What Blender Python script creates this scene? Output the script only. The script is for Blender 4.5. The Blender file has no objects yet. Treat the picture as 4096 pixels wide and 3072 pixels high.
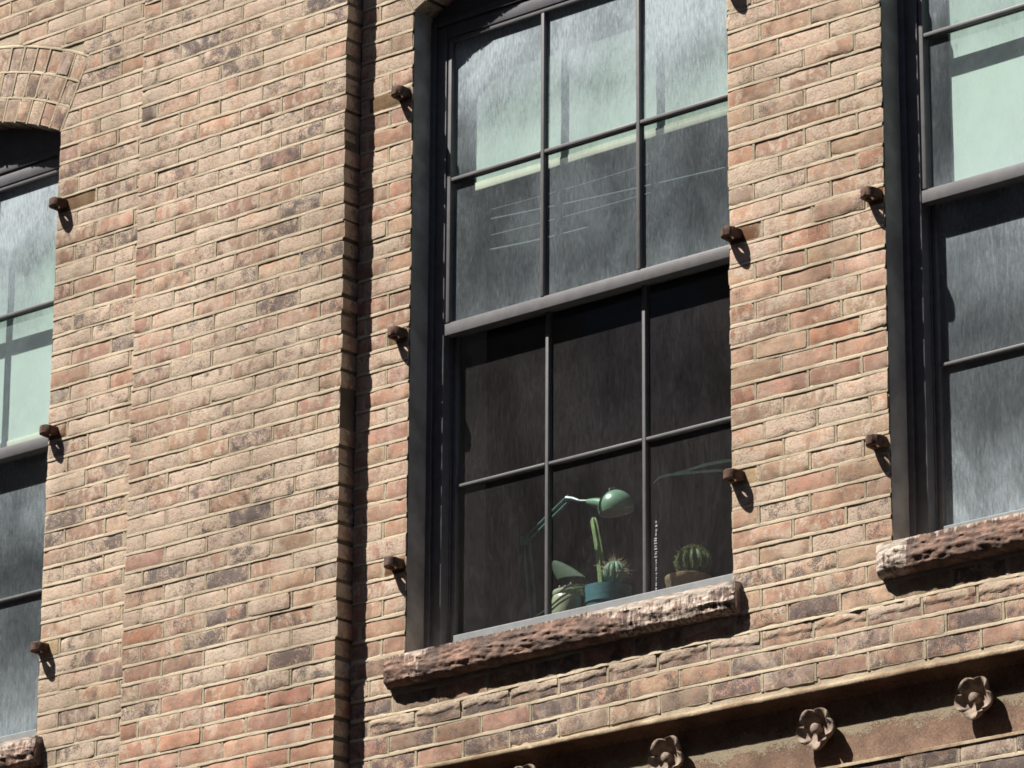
import bpy, bmesh, math, random
from math import sin, cos, pi, sqrt, radians, atan2, asin
from mathutils import Vector, Matrix, noise

random.seed(7)
sc = bpy.context.scene
C = sc.collection

# ---------------------------------------------------------------- camera
YAW, PITCH, ROLL = 0.702679, 0.327283, 0.0060666
CAMLOC = Vector((9.57042, -10.75878, -5.09949))
F = Vector((-sin(YAW) * cos(PITCH), cos(YAW) * cos(PITCH), sin(PITCH)))
R0 = Vector((cos(YAW), sin(YAW), 0))
U0 = R0.cross(F)
Rv = R0 * cos(ROLL) + U0 * sin(ROLL)
Uv = -R0 * sin(ROLL) + U0 * cos(ROLL)
cd = bpy.data.cameras.new('camera')
cam = bpy.data.objects.new('camera', cd)
C.objects.link(cam)
m = Matrix((Rv, Uv, -F)).transposed().to_4x4()
m.translation = CAMLOC
cam.matrix_world = m
cd.sensor_width = 36.0
cd.sensor_fit = 'HORIZONTAL'
cd.lens = 36.0 * 18016.8 / 4096.0
cd.clip_start = 0.1
cd.clip_end = 2000
sc.camera = cam

# ---------------------------------------------------------------- light
SUN = Vector((0.85, 1.0, -1.95)).normalized()          # the way the light travels
SUN_EL = asin(-SUN.z)
SUN_AZ = atan2(-SUN.x, -SUN.y)
w = bpy.data.worlds.new("World")
sc.world = w
w.use_nodes = True
nt = w.node_tree
nt.nodes.clear()
sky = nt.nodes.new('ShaderNodeTexSky')
sky.sky_type = 'NISHITA'
sky.sun_disc = False
sky.sun_elevation = SUN_EL
sky.sun_rotation = SUN_AZ
bg = nt.nodes.new('ShaderNodeBackground')
bg.inputs['Strength'].default_value = 0.10
wo = nt.nodes.new('ShaderNodeOutputWorld')
nt.links.new(sky.outputs[0], bg.inputs[0])
nt.links.new(bg.outputs[0], wo.inputs[0])
sd = bpy.data.lights.new('sun', 'SUN')
sd.energy = 5.0
sd.angle = radians(0.53)
sd.color = (1.0, 0.95, 0.89)
sun = bpy.data.objects.new('sun', sd)
C.objects.link(sun)
sun.rotation_euler = SUN.to_track_quat('-Z', 'Y').to_euler()
sun.location = (-6, -8, 20)
sc.view_settings.view_transform = 'Standard'
sc.view_settings.look = 'None'
sc.view_settings.gamma = 1.0
sc.view_settings.exposure = 0.97
sc.cycles.max_bounces = 10
sc.cycles.filter_width = 1.7
sc.cycles.transparent_max_bounces = 16
sc.cycles.caustics_reflective = False
sc.cycles.caustics_refractive = False

# ---------------------------------------------------------------- helpers
def nz(x, y, z, s=1.0, off=0.0):
    return noise.noise(Vector((x * s + off, y * s + off * 1.7, z * s - off)))

def fbm(x, y, z, s=1.0, o=4, off=0.0):
    return noise.fractal(Vector((x * s + off, y * s + off, z * s - off)), 1.0, 2.0, o)

class MB:
    """collects verts and faces, then links them as one mesh object"""
    def __init__(self):
        self.v = []; self.f = []; self.mi = []; self.col = []; self.par = []; self.hascol = False
    def vert(self, p, col=None, par=None):
        self.v.append(tuple(p))
        if col is not None:
            self.hascol = True
        self.col.append(col or (1, 1, 1, 1)); self.par.append(par or (0, 0, 0, 0))
        return len(self.v) - 1
    def face(self, idx, mi=0):
        self.f.append(tuple(idx)); self.mi.append(mi)
    def quad(self, a, b, c, d, mi=0):
        i = [self.vert(p) for p in (a, b, c, d)]
        self.face(i, mi)
    def box(self, x0, x1, y0, y1, z0, z1, mi=0, ch=0.0):
        """box with its edges chamfered by ch"""
        if ch <= 0:
            p = [(x, y, z) for x in (x0, x1) for y in (y0, y1) for z in (z0, z1)]
            i = [self.vert(q) for q in p]
            for a in ((0, 1, 3, 2), (4, 6, 7, 5), (0, 4, 5, 1), (2, 3, 7, 6), (0, 2, 6, 4), (1, 5, 7, 3)):
                self.face([i[k] for k in a], mi)
            return
        bm = bmesh.new()
        bmesh.ops.create_cube(bm, size=1.0)
        for v in bm.verts:
            v.co = Vector(((x0 + x1) / 2 + v.co.x * (x1 - x0), (y0 + y1) / 2 + v.co.y * (y1 - y0), (z0 + z1) / 2 + v.co.z * (z1 - z0)))
        bmesh.ops.bevel(bm, geom=bm.edges[:], offset=ch, segments=2, affect='EDGES', profile=0.5)
        self.addbm(bm, mi); bm.free()
    def addbm(self, bm, mi=0):
        b = len(self.v)
        bm.verts.index_update()
        for v in bm.verts:
            self.vert(v.co)
        for f in bm.faces:
            self.face([b + v.index for v in f.verts], mi)
    def tube(self, pts, r, n=10, mi=0, cap=True):
        pts = [Vector(p) for p in pts]
        rs = r if isinstance(r, (list, tuple)) else [r] * len(pts)
        rings = []
        ref = Vector((0.3, 0.2, 0.93)).normalized()
        for k, p in enumerate(pts):
            d = (pts[min(k + 1, len(pts) - 1)] - pts[max(k - 1, 0)]).normalized()
            a = d.cross(ref)
            if a.length < 1e-3:
                a = d.cross(Vector((1, 0, 0)))
            a.normalize(); b = d.cross(a)
            rings.append([self.vert(p + (a * cos(2 * pi * j / n) + b * sin(2 * pi * j / n)) * rs[k]) for j in range(n)])
        for k in range(len(pts) - 1):
            for j in range(n):
                self.face((rings[k][j], rings[k][(j + 1) % n], rings[k + 1][(j + 1) % n], rings[k + 1][j]), mi)
        if cap:
            self.face(rings[0][::-1], mi); self.face(rings[-1], mi)
    def lathe(self, prof, cx, cy, cz, n=40, mi=0, ribs=0, ribamp=0.0, axis=None):
        rings = []
        for (r, z) in prof:
            ring = []
            for j in range(n):
                a = 2 * pi * j / n
                rr = r * (1 + ribamp * (abs(cos(ribs * a / 2)) ** 0.6 - 0.6)) if ribs else r
                p = Vector((rr * cos(a), rr * sin(a), z))
                if axis is not None:
                    p = axis @ p
                ring.append(self.vert((cx + p.x, cy + p.y, cz + p.z)))
            rings.append(ring)
        for k in range(len(prof) - 1):
            for j in range(n):
                self.face((rings[k][j], rings[k][(j + 1) % n], rings[k + 1][(j + 1) % n], rings[k + 1][j]), mi)
    def build(self, name, mats, parent=None, smooth=None):
        me = bpy.data.meshes.new(name)
        me.from_pydata(self.v, [], self.f)
        for mm in (mats if isinstance(mats, (list, tuple)) else [mats]):
            me.materials.append(mm)
        me.polygons.foreach_set('material_index', self.mi)
        if self.hascol:
            for nm, dat in (('Col', self.col), ('Par', self.par)):
                at = me.attributes.new(nm, 'FLOAT_COLOR', 'POINT')
                at.data.foreach_set('color', [c for q in dat for c in q])
        me.update()
        bm = bmesh.new(); bm.from_mesh(me)
        if not self.hascol:
            bmesh.ops.recalc_face_normals(bm, faces=bm.faces[:])
        bm.to_mesh(me); bm.free()
        if smooth is not None:
            me.polygons.foreach_set('use_smooth', [True] * len(me.polygons))
            me.set_sharp_from_angle(angle=radians(smooth))
        o = bpy.data.objects.new(name, me)
        C.objects.link(o)
        if parent is not None:
            o.parent = parent
        return o

def thing(name, label, cat, loc=(0, 0, 0), group=None):
    o = bpy.data.objects.new(name, None)
    C.objects.link(o)
    o.location = loc
    o.empty_display_size = 0.1
    o['label'] = label; o['category'] = cat
    if group: o['group'] = group
    return o

def tag(o, label, cat, group=None):
    o['label'] = label; o['category'] = cat
    if group: o['group'] = group
    return o

# ---------------------------------------------------------------- materials
class NT:
    def __init__(self, name):
        self.m = bpy.data.materials.new(name)
        self.m.use_nodes = True
        self.t = self.m.node_tree
        self.t.nodes.clear()
        self.out = self.t.nodes.new('ShaderNodeOutputMaterial')
    def n(self, typ, **kw):
        nd = self.t.nodes.new(typ)
        for k, v in kw.items():
            setattr(nd, k, v)
        return nd
    def l(self, a, b):
        self.t.links.new(a, b)
    def setv(self, sock, v):
        if hasattr(v, 'links') or isinstance(v, bpy.types.NodeSocket):
            self.l(v, sock)
        else:
            sock.default_value = v
    def math(self, op, a, b=None, clamp=False):
        nd = self.n('ShaderNodeMath', operation=op, use_clamp=clamp)
        self.setv(nd.inputs[0], a)
        if b is not None: self.setv(nd.inputs[1], b)
        return nd.outputs[0]
    def step(self, v, lo, hi):
        nd = self.n('ShaderNodeMapRange', interpolation_type='SMOOTHSTEP')
        self.setv(nd.inputs[0], v); self.setv(nd.inputs[1], lo); self.setv(nd.inputs[2], hi)
        return nd.outputs[0]
    def mix(self, f, a, b):
        nd = self.n('ShaderNodeMix', data_type='RGBA')
        self.setv(nd.inputs[0], f); self.setv(nd.inputs[6], a); self.setv(nd.inputs[7], b)
        return nd.outputs[2]
    def mul(self, a, b, f=1.0):
        nd = self.n('ShaderNodeMix', data_type='RGBA', blend_type='MULTIPLY')
        self.setv(nd.inputs[0], f); self.setv(nd.inputs[6], a); self.setv(nd.inputs[7], b)
        return nd.outputs[2]
    def pos(self, scale=(1, 1, 1), off=None):
        g = self.n('ShaderNodeNewGeometry')
        v = g.outputs['Position']
        if off is not None:
            a = self.n('ShaderNodeVectorMath', operation='ADD')
            self.l(v, a.inputs[0]); self.l(off, a.inputs[1]); v = a.outputs[0]
        mp = self.n('ShaderNodeVectorMath', operation='MULTIPLY')
        self.l(v, mp.inputs[0]); mp.inputs[1].default_value = scale
        return mp.outputs[0]
    def noise(self, vec, scale, detail=3.0, rough=0.55, dist=0.0):
        nd = self.n('ShaderNodeTexNoise')
        self.l(vec, nd.inputs['Vector'])
        nd.inputs['Scale'].default_value = scale
        nd.inputs['Detail'].default_value = detail
        nd.inputs['Roughness'].default_value = rough
        nd.inputs['Distortion'].default_value = dist
        return nd.outputs[0]
    def bump(self, h, strength=0.5, dist=0.002):
        nd = self.n('ShaderNodeBump')
        self.l(h, nd.inputs['Height'])
        nd.inputs['Strength'].default_value = strength
        nd.inputs['Distance'].default_value = dist
        return nd.outputs[0]
    def bsdf(self, color, rough=0.8, metal=0.0, normal=None, spec=0.3):
        b = self.n('ShaderNodeBsdfPrincipled')
        self.setv(b.inputs['Base Color'], color)
        self.setv(b.inputs['Roughness'], rough)
        b.inputs['Metallic'].default_value = metal
        b.inputs['Specular IOR Level'].default_value = spec
        if normal is not None: self.l(normal, b.inputs['Normal'])
        return b.outputs[0]
    def end(self, sh):
        self.l(sh, self.out.inputs['Surface'])
        return self.m

def rgba(r, g, b): return (r, g, b, 1.0)

def stains(k, col):
    '''soot and damp wandering over many courses, and a little algae'''
    v = k.pos((1, 1, 0.45))
    n = k.noise(v, 2.6, 5, 0.6, 0.3)
    col = k.mul(col, k.mix(k.step(n, 0.32, 0.62), rgba(0.74, 0.72, 0.70), rgba(1.06, 1.05, 1.03)), 0.9)
    a = k.math('ADD', k.math('MULTIPLY', k.noise(k.pos(), 5.5, 3, 0.6), 0.9), k.math('MULTIPLY', k.noise(k.pos(), 90, 3, 0.7), 0.45))
    return k.mix(k.math('MULTIPLY', k.step(a, 0.86, 0.96), 0.6), col, rgba(0.15, 0.19, 0.11))

def mat_brick():
    k = NT('weathered_brick')
    a = k.n('ShaderNodeAttribute', attribute_name='Col')
    p = k.n('ShaderNodeAttribute', attribute_name='Par')
    sep = k.n('ShaderNodeSeparateColor')
    k.l(p.outputs['Color'], sep.inputs[0])
    wash, soot, rnd = sep.outputs[0], sep.outputs[1], sep.outputs[2]
    sc_ = k.n('ShaderNodeVectorMath', operation='SCALE')
    cmb = k.n('ShaderNodeCombineXYZ')
    k.l(rnd, cmb.inputs[0]); k.l(rnd, cmb.inputs[1]); k.l(rnd, cmb.inputs[2])
    k.l(cmb.outputs[0], sc_.inputs[0]); sc_.inputs['Scale'].default_value = 53.0
    v = k.pos((1, 1, 1), sc_.outputs[0])
    vs = k.pos((1.3, 1.3, 0.75), sc_.outputs[0])
    col = a.outputs['Color']
    # body tone wanders inside a brick
    n0 = k.noise(v, 14, 3, 0.6)
    col = k.mul(col, k.mix(k.step(n0, 0.3, 0.7), rgba(0.72, 0.66, 0.64), rgba(1.18, 1.14, 1.1)), 0.8)
    n5 = k.noise(v, 21, 3, 0.6, 0.4)
    col = k.mix(k.math('MULTIPLY', k.step(n5, 0.50, 0.66), 0.5), col, k.mul(col, rgba(1.14, 0.86, 0.78)))
    n6 = k.noise(v, 26, 3, 0.6, 0.5)
    col = k.mix(k.math('MULTIPLY', k.step(n6, 0.53, 0.68), 0.55), col, k.mul(col, rgba(0.66, 0.66, 0.68)))
    # old limewash clinging in patches
    n1 = k.noise(vs, 21, 5, 0.66, 0.7)
    mw = k.step(k.math('ADD', n1, k.math('SUBTRACT', wash, 0.5)), 0.45, 0.60)
    n1b = k.noise(v, 120, 3, 0.7)
    mw = k.math('MULTIPLY', mw, k.step(n1b, 0.30, 0.52))
    wc = k.mix(k.noise(v, 30, 3), rgba(0.54, 0.44, 0.34), rgba(0.65, 0.555, 0.45))
    col = k.mix(k.math('MULTIPLY', mw, 0.80), col, wc)
    # soot and burnt skin in blotches with a grainy edge
    n2 = k.noise(v, 19, 2, 0.5, 0.8)
    n3 = k.noise(v, 250, 2, 0.7)
    ms = k.step(k.math('ADD', k.math('ADD', k.math('MULTIPLY', n2, 1.0), k.math('MULTIPLY', n3, 1.15)), k.math('SUBTRACT', soot, 0.5)), 1.15, 1.30)
    sc2 = k.mix(k.noise(v, 60, 2), rgba(0.075, 0.066, 0.070), rgba(0.15, 0.125, 0.12))
    col = k.mix(k.math('MULTIPLY', ms, 0.85), col, sc2)
    # small dark pits
    n8 = k.noise(v, 300, 2, 0.6)
    n9 = k.noise(v, 12, 2, 0.5)
    col = k.mix(k.math('MULTIPLY', k.math('MULTIPLY', k.step(n8, 0.60, 0.68), k.step(n9, 0.40, 0.62)), 0.75), col, rgba(0.09, 0.075, 0.07))
    # mortar smeared over the arrises
    n7 = k.noise(v, 48, 3, 0.65)
    me_ = k.step(k.math('ADD', k.math('MULTIPLY', p.outputs['Alpha'], 0.62), k.math('MULTIPLY', n7, 0.9)), 0.72, 0.98)
    col = k.mix(k.math('MULTIPLY', me_, 0.7), col, rgba(0.53, 0.44, 0.315))
    # pale residue lying across several bricks at once
    n10 = k.noise(k.pos((1, 1, 0.8)), 5.5, 6, 0.68, 0.6)
    col = k.mix(k.math('MULTIPLY', k.step(n10, 0.54, 0.68), 0.45), col, rgba(0.62, 0.53, 0.43))
    col = stains(k, col)
    # grain
    n4 = k.noise(v, 330, 4, 0.7)
    col = k.mul(col, k.mix(k.step(n4, 0.3, 0.72), rgba(0.72, 0.70, 0.68), rgba(1.14, 1.14, 1.13)), 0.75)
    hb = k.math('ADD', k.math('MULTIPLY', n4, 0.4), k.math('ADD', k.math('MULTIPLY', n1b, 0.7), k.math('MULTIPLY', mw, 0.25)))
    return k.end(k.bsdf(col, 0.92, 0, k.bump(hb, 0.6, 0.0028), 0.15))

def mat_mortar(name='lime_mortar', c0=(0.51, 0.435, 0.33), c1=(0.40, 0.335, 0.25)):
    k = NT(name)
    v = k.pos()
    n = k.noise(v, 7, 4, 0.6)
    col = k.mix(k.step(n, 0.35, 0.68), rgba(*c0), rgba(*c1))
    col = stains(k, col)
    g = k.noise(v, 260, 4, 0.7)
    col = k.mul(col, k.mix(k.step(g, 0.3, 0.7), rgba(0.74, 0.73, 0.70), rgba(1.12, 1.12, 1.1)), 0.7)
    b = k.noise(v, 110, 4, 0.7)
    return k.end(k.bsdf(col, 0.95, 0, k.bump(b, 0.8, 0.003), 0.1))

def mat_plain(name, c, rough=0.6, var=0.2, scale=30.0, metal=0.0, spec=0.4, bump=0.15, bscale=150.0, stretch=(1, 1, 1)):
    k = NT(name)
    v = k.pos(stretch)
    n = k.noise(v, scale, 4, 0.6)
    lo = tuple(x * (1 - var) for x in c); hi = tuple(min(1, x * (1 + var)) for x in c)
    col = k.mix(k.step(n, 0.3, 0.7), rgba(*lo), rgba(*hi))
    nb = k.bump(k.noise(v, bscale, 3), bump, 0.002) if bump else None
    return k.end(k.bsdf(col, rough, metal, nb, spec))

def mat_glass(name, base, amp, zprof=None, refl=1.0, dust=(0.45, 0.52, 0.555), tint=(0.90, 0.965, 0.945)):
    """window glass: clear, reflecting by Fresnel, under a film of dried rain streaks and dust"""
    k = NT(name)
    v = k.pos((1, 1, 0.11))
    v2 = k.pos((1, 1, 0.2))
    v3 = k.pos((1, 1, 0.5))
    s1 = k.noise(v, 170, 5, 0.72, 0.35)
    s2 = k.noise(v2, 260, 4, 0.75)
    s3 = k.noise(v3, 5, 3, 0.5)
    sp = k.noise(k.pos(), 340, 2, 0.6)
    streak = k.math('MULTIPLY', k.step(s1, 0.30, 0.74), k.step(s2, 0.2, 0.72))
    speck = k.step(sp, 0.67, 0.78)
    d = k.math('ADD', k.math('MULTIPLY', streak, amp), k.math('MULTIPLY', k.step(s3, 0.3, 0.75), amp * 0.25))
    d = k.math('ADD', d, base)
    cl = k.noise(k.pos((1, 1, 0.6)), 3.4, 5, 0.62, 0.5)
    fine = k.noise(k.pos((1, 1, 0.22)), 150, 5, 0.8)
    d = k.math('MULTIPLY', d, k.math('MULTIPLY', k.math('ADD', 0.6, k.math('MULTIPLY', k.step(cl, 0.3, 0.7), 0.75)), k.math('ADD', 0.1, k.math('MULTIPLY', fine, 1.8))))
    if zprof:
        g = k.n('ShaderNodeNewGeometry')
        sx = k.n('ShaderNodeSeparateXYZ')
        k.l(g.outputs['Position'], sx.inputs[0])
        wob = k.math('MULTIPLY', k.math('SUBTRACT', k.noise(k.pos(), 4, 3), 0.5), 0.12)
        mr = k.n('ShaderNodeMapRange')
        k.l(k.math('ADD', sx.outputs[2], wob), mr.inputs[0])
        mr.inputs[1].default_value = zprof[0]; mr.inputs[2].default_value = zprof[1]
        rp = k.n('ShaderNodeValToRGB')
        rp.color_ramp.interpolation = 'EASE'
        els = rp.color_ramp.elements
        for i, (q, val) in enumerate(zprof[2]):
            e = els[i] if i < 2 else els.new(q)
            e.position = q; e.color = (val, val, val, 1)
        k.l(mr.outputs[0], rp.inputs[0])
        d = k.math('MULTIPLY', d, k.math('MULTIPLY', rp.outputs[0], 2.5))
    d = k.math('ADD', d, k.math('MULTIPLY', speck, min(0.35, amp + base)), True)
    tr = k.n('ShaderNodeBsdfTransparent'); tr.inputs[0].default_value = rgba(*tint)
    gl = k.n('ShaderNodeBsdfGlossy'); gl.inputs['Roughness'].default_value = 0.03
    gq = k.n('ShaderNodeNewGeometry')
    dt = k.n('ShaderNodeVectorMath', operation='DOT_PRODUCT')
    k.l(gq.outputs['Incoming'], dt.inputs[0]); k.l(gq.outputs['Normal'], dt.inputs[1])
    om = k.math('SUBTRACT', 1.0, k.math('ABSOLUTE', dt.outputs['Value']), True)
    frs = k.math('ADD', 0.08, k.math('MULTIPLY', k.math('POWER', om, 5.0), 0.9))
    mx = k.n('ShaderNodeMixShader')
    k.l(k.math('MULTIPLY', frs, refl, True), mx.inputs[0]); k.l(tr.outputs[0], mx.inputs[1]); k.l(gl.outputs[0], mx.inputs[2])
    df = k.n('ShaderNodeBsdfDiffuse'); df.inputs[0].default_value = rgba(*dust)
    mx2 = k.n('ShaderNodeMixShader')
    k.l(d, mx2.inputs[0]); k.l(mx.outputs[0], mx2.inputs[1]); k.l(df.outputs[0], mx2.inputs[2])
    return k.end(mx2.outputs[0])

def mat_stone():
    """brownstone, rock faced, with pale drips running from its top edge where Par.r says so"""
    k = NT('brownstone')
    a = k.n('ShaderNodeAttribute', attribute_name='Par')
    sep = k.n('ShaderNodeSeparateColor'); k.l(a.outputs['Color'], sep.inputs[0])
    v = k.pos()
    n = k.noise(v, 11, 4, 0.6)
    col = k.mix(k.step(n, 0.35, 0.65), rgba(0.135, 0.100, 0.084), rgba(0.27, 0.175, 0.132))
    n2 = k.noise(v, 45, 5, 0.7)
    col = k.mul(col, k.mix(k.step(n2, 0.3, 0.7), rgba(0.6, 0.6, 0.62), rgba(1.35, 1.25, 1.2)), 0.9)
    vs = k.pos((1, 1, 0.20))
    d = k.noise(vs, 85, 4, 0.65, 0.5)
    md = k.step(k.math('ADD', d, k.math('SUBTRACT', sep.outputs[0], 0.5)), 0.50, 0.62)
    wc = k.mix(k.noise(v, 80, 3), rgba(0.42, 0.34, 0.27), rgba(0.62, 0.54, 0.46))
    col = k.mix(k.math('MULTIPLY', md, 0.9), col, wc)
    g = k.noise(v, 240, 4, 0.7)
    mp = k.n('ShaderNodeMapping')
    k.l(v, mp.inputs['Vector'])
    mp.inputs['Rotation'].default_value = (0, 0.45, 0)
    mp.inputs['Scale'].default_value = (0.45, 1.0, 1.5)
    ch = k.noise(mp.outputs[0], 55, 4, 0.65, 0.6)
    hb = k.math('ADD', k.math('MULTIPLY', ch, 1.3), k.math('MULTIPLY', g, 0.45))
    return k.end(k.bsdf(col, 0.9, 0, k.bump(hb, 0.7, 0.004), 0.2))

def mat_rust_beam():
    k = NT('rusted_painted_steel')
    v = k.pos()
    n = k.noise(v, 9, 5, 0.65)
    col = k.mix(k.step(n, 0.3, 0.7), rgba(0.12, 0.072, 0.050), rgba(0.215, 0.138, 0.095))
    g0 = k.noise(v, 130, 4, 0.75)
    col = k.mul(col, k.mix(k.step(g0, 0.3, 0.7), rgba(0.6, 0.58, 0.55), rgba(1.25, 1.25, 1.2)), 0.8)
    # old green-cream paint left in a band below the flange
    s = k.n('ShaderNodeSeparateXYZ'); gg = k.n('ShaderNodeNewGeometry'); k.l(gg.outputs['Position'], s.inputs[0])
    zb = k.math('SUBTRACT', 1.0, k.math('MULTIPLY', k.math('ABSOLUTE', k.math('ADD', s.outputs[2], 1.675)), 16.0))
    q = k.noise(v, 13, 4, 0.6, 0.4)
    q2 = k.noise(v, 150, 3, 0.7)
    mk = k.step(k.math('ADD', k.math('ADD', k.math('MULTIPLY', q, 0.95), k.math('MULTIPLY', q2, 0.85)), k.math('MULTIPLY', zb, 0.42)), 1.06, 1.22)
    col = k.mix(k.math('MULTIPLY', mk, 0.7), col, rgba(0.27, 0.235, 0.16))
    return k.end(k.bsdf(col, 0.85, 0, k.bump(k.math('ADD', g0, k.math('MULTIPLY', mk, 0.4)), 0.8, 0.0025), 0.25))

M = {}
M['brick'] = mat_brick()
M['mortar'] = mat_mortar()
M['parge'] = mat_plain('grey_cement_parging', (0.31, 0.29, 0.26), 0.9, 0.25, 8, bump=0.5, bscale=90, spec=0.15)
M['paint'] = mat_plain('charcoal_window_paint', (0.135, 0.132, 0.135), 0.5, 0.10, 25, spec=0.35, bump=0.06)
M['paint_dark'] = mat_plain('charcoal_frame_paint', (0.105, 0.105, 0.113), 0.5, 0.12, 25, spec=0.35, bump=0.06)
M['alu'] = mat_plain('grey_aluminium_trim', (0.21, 0.225, 0.23), 0.5, 0.08, 30, spec=0.4, bump=0.05)
M['stone'] = mat_stone()
M['beam'] = mat_rust_beam()
M['beam_edge'] = mat_mortar('cream_edge_paint', (0.50, 0.41, 0.29), (0.27, 0.18, 0.115))
M['rosette'] = mat_plain('brown_cast_iron', (0.24, 0.18, 0.135), 0.75, 0.38, 45, spec=0.3, bump=0.6, bscale=160)
M['pintle'] = mat_plain('rusted_wrought_iron', (0.095, 0.056, 0.040), 0.85, 0.45, 40, spec=0.2, bump=0.6, bscale=200)
M['glass_up'] = mat_glass('dusty_glass', 0.24, 0.20, (-0.03, 1.06, ((0.0, 0.30), (1.0, 1.0), (0.20, 0.20), (0.46, 0.20), (0.66, 0.46), (0.84, 0.95))))
M['glass_clean'] = mat_glass('clear_glass', 0.024, 0.030, refl=0.8, dust=(0.50, 0.465, 0.48))
M['glass_low'] = mat_glass('streaked_glass', 0.25, 0.18, (-1.10, 0.0, ((0.0, 0.58), (1.0, 0.62), (0.15, 0.42), (0.36, 0.22), (0.56, 0.16), (0.78, 0.38))))
M['shade'] = mat_plain('pale_shade_cloth', (0.64, 0.75, 0.69), 0.9, 0.03, 12, spec=0.1, bump=0.0)
M['hem'] = mat_plain('cream_hem', (0.80, 0.80, 0.66), 0.8, 0.03, 12, spec=0.1, bump=0.0)
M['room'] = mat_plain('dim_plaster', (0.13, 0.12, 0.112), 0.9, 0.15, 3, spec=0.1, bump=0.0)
M['ledge'] = mat_plain('dark_wood_ledge', (0.06, 0.045, 0.035), 0.6, 0.2, 8, spec=0.2, bump=0.1)

# ---------------------------------------------------------------- brick masonry
COURSE = 0.0677
JOINT = 0.0122
BL = 0.2032
X2, X3 = 1.367, 1.9746
PL, PR, PD = -1.2425, -0.2387, 0.079            # pilaster edges and projection
OW = 1.367                                       # brick opening width
WX = (-3.1086, 0.0, 1.9746)                      # left brick edge of each window
ZS = 1.15                                        # arch springing
ZSILL_T, ZSILL_B = -1.169, -1.2705
HALF = OW / 2
RISE_C = 1.356
R_IN = sqrt(HALF * HALF + RISE_C * RISE_C)
R_OUT = R_IN + 0.303
ZC = ZS - RISE_C
ANG = asin(HALF / R_IN)
ZSK = ZC + R_OUT * cos(ANG)
ZBOT, ZTOP = -2.45, 2.3
XL, XR = -3.7, 3.9
BEAM_T, BEAM_B = -1.5495, -1.8200

def warp(x):
    t = max(0.0, min(1.0, x / 1.37))
    return 0.0205 * t * t * (3 - 2 * t)

GX = [0, 0.045, 0.16, 0.28, 0.4, 0.5, 0.61, 0.73, 0.85, 0.955, 1]
GXS = [0, 0.10, 0.32, 0.5, 0.7, 0.90, 1]
GY = [0, 0.12, 0.36, 0.64, 0.88, 1]
GYF = [0, 0.1, 0.2, 0.3, 0.38, 0.46, 0.54, 0.62, 0.7, 0.8, 0.9, 1]

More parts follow.
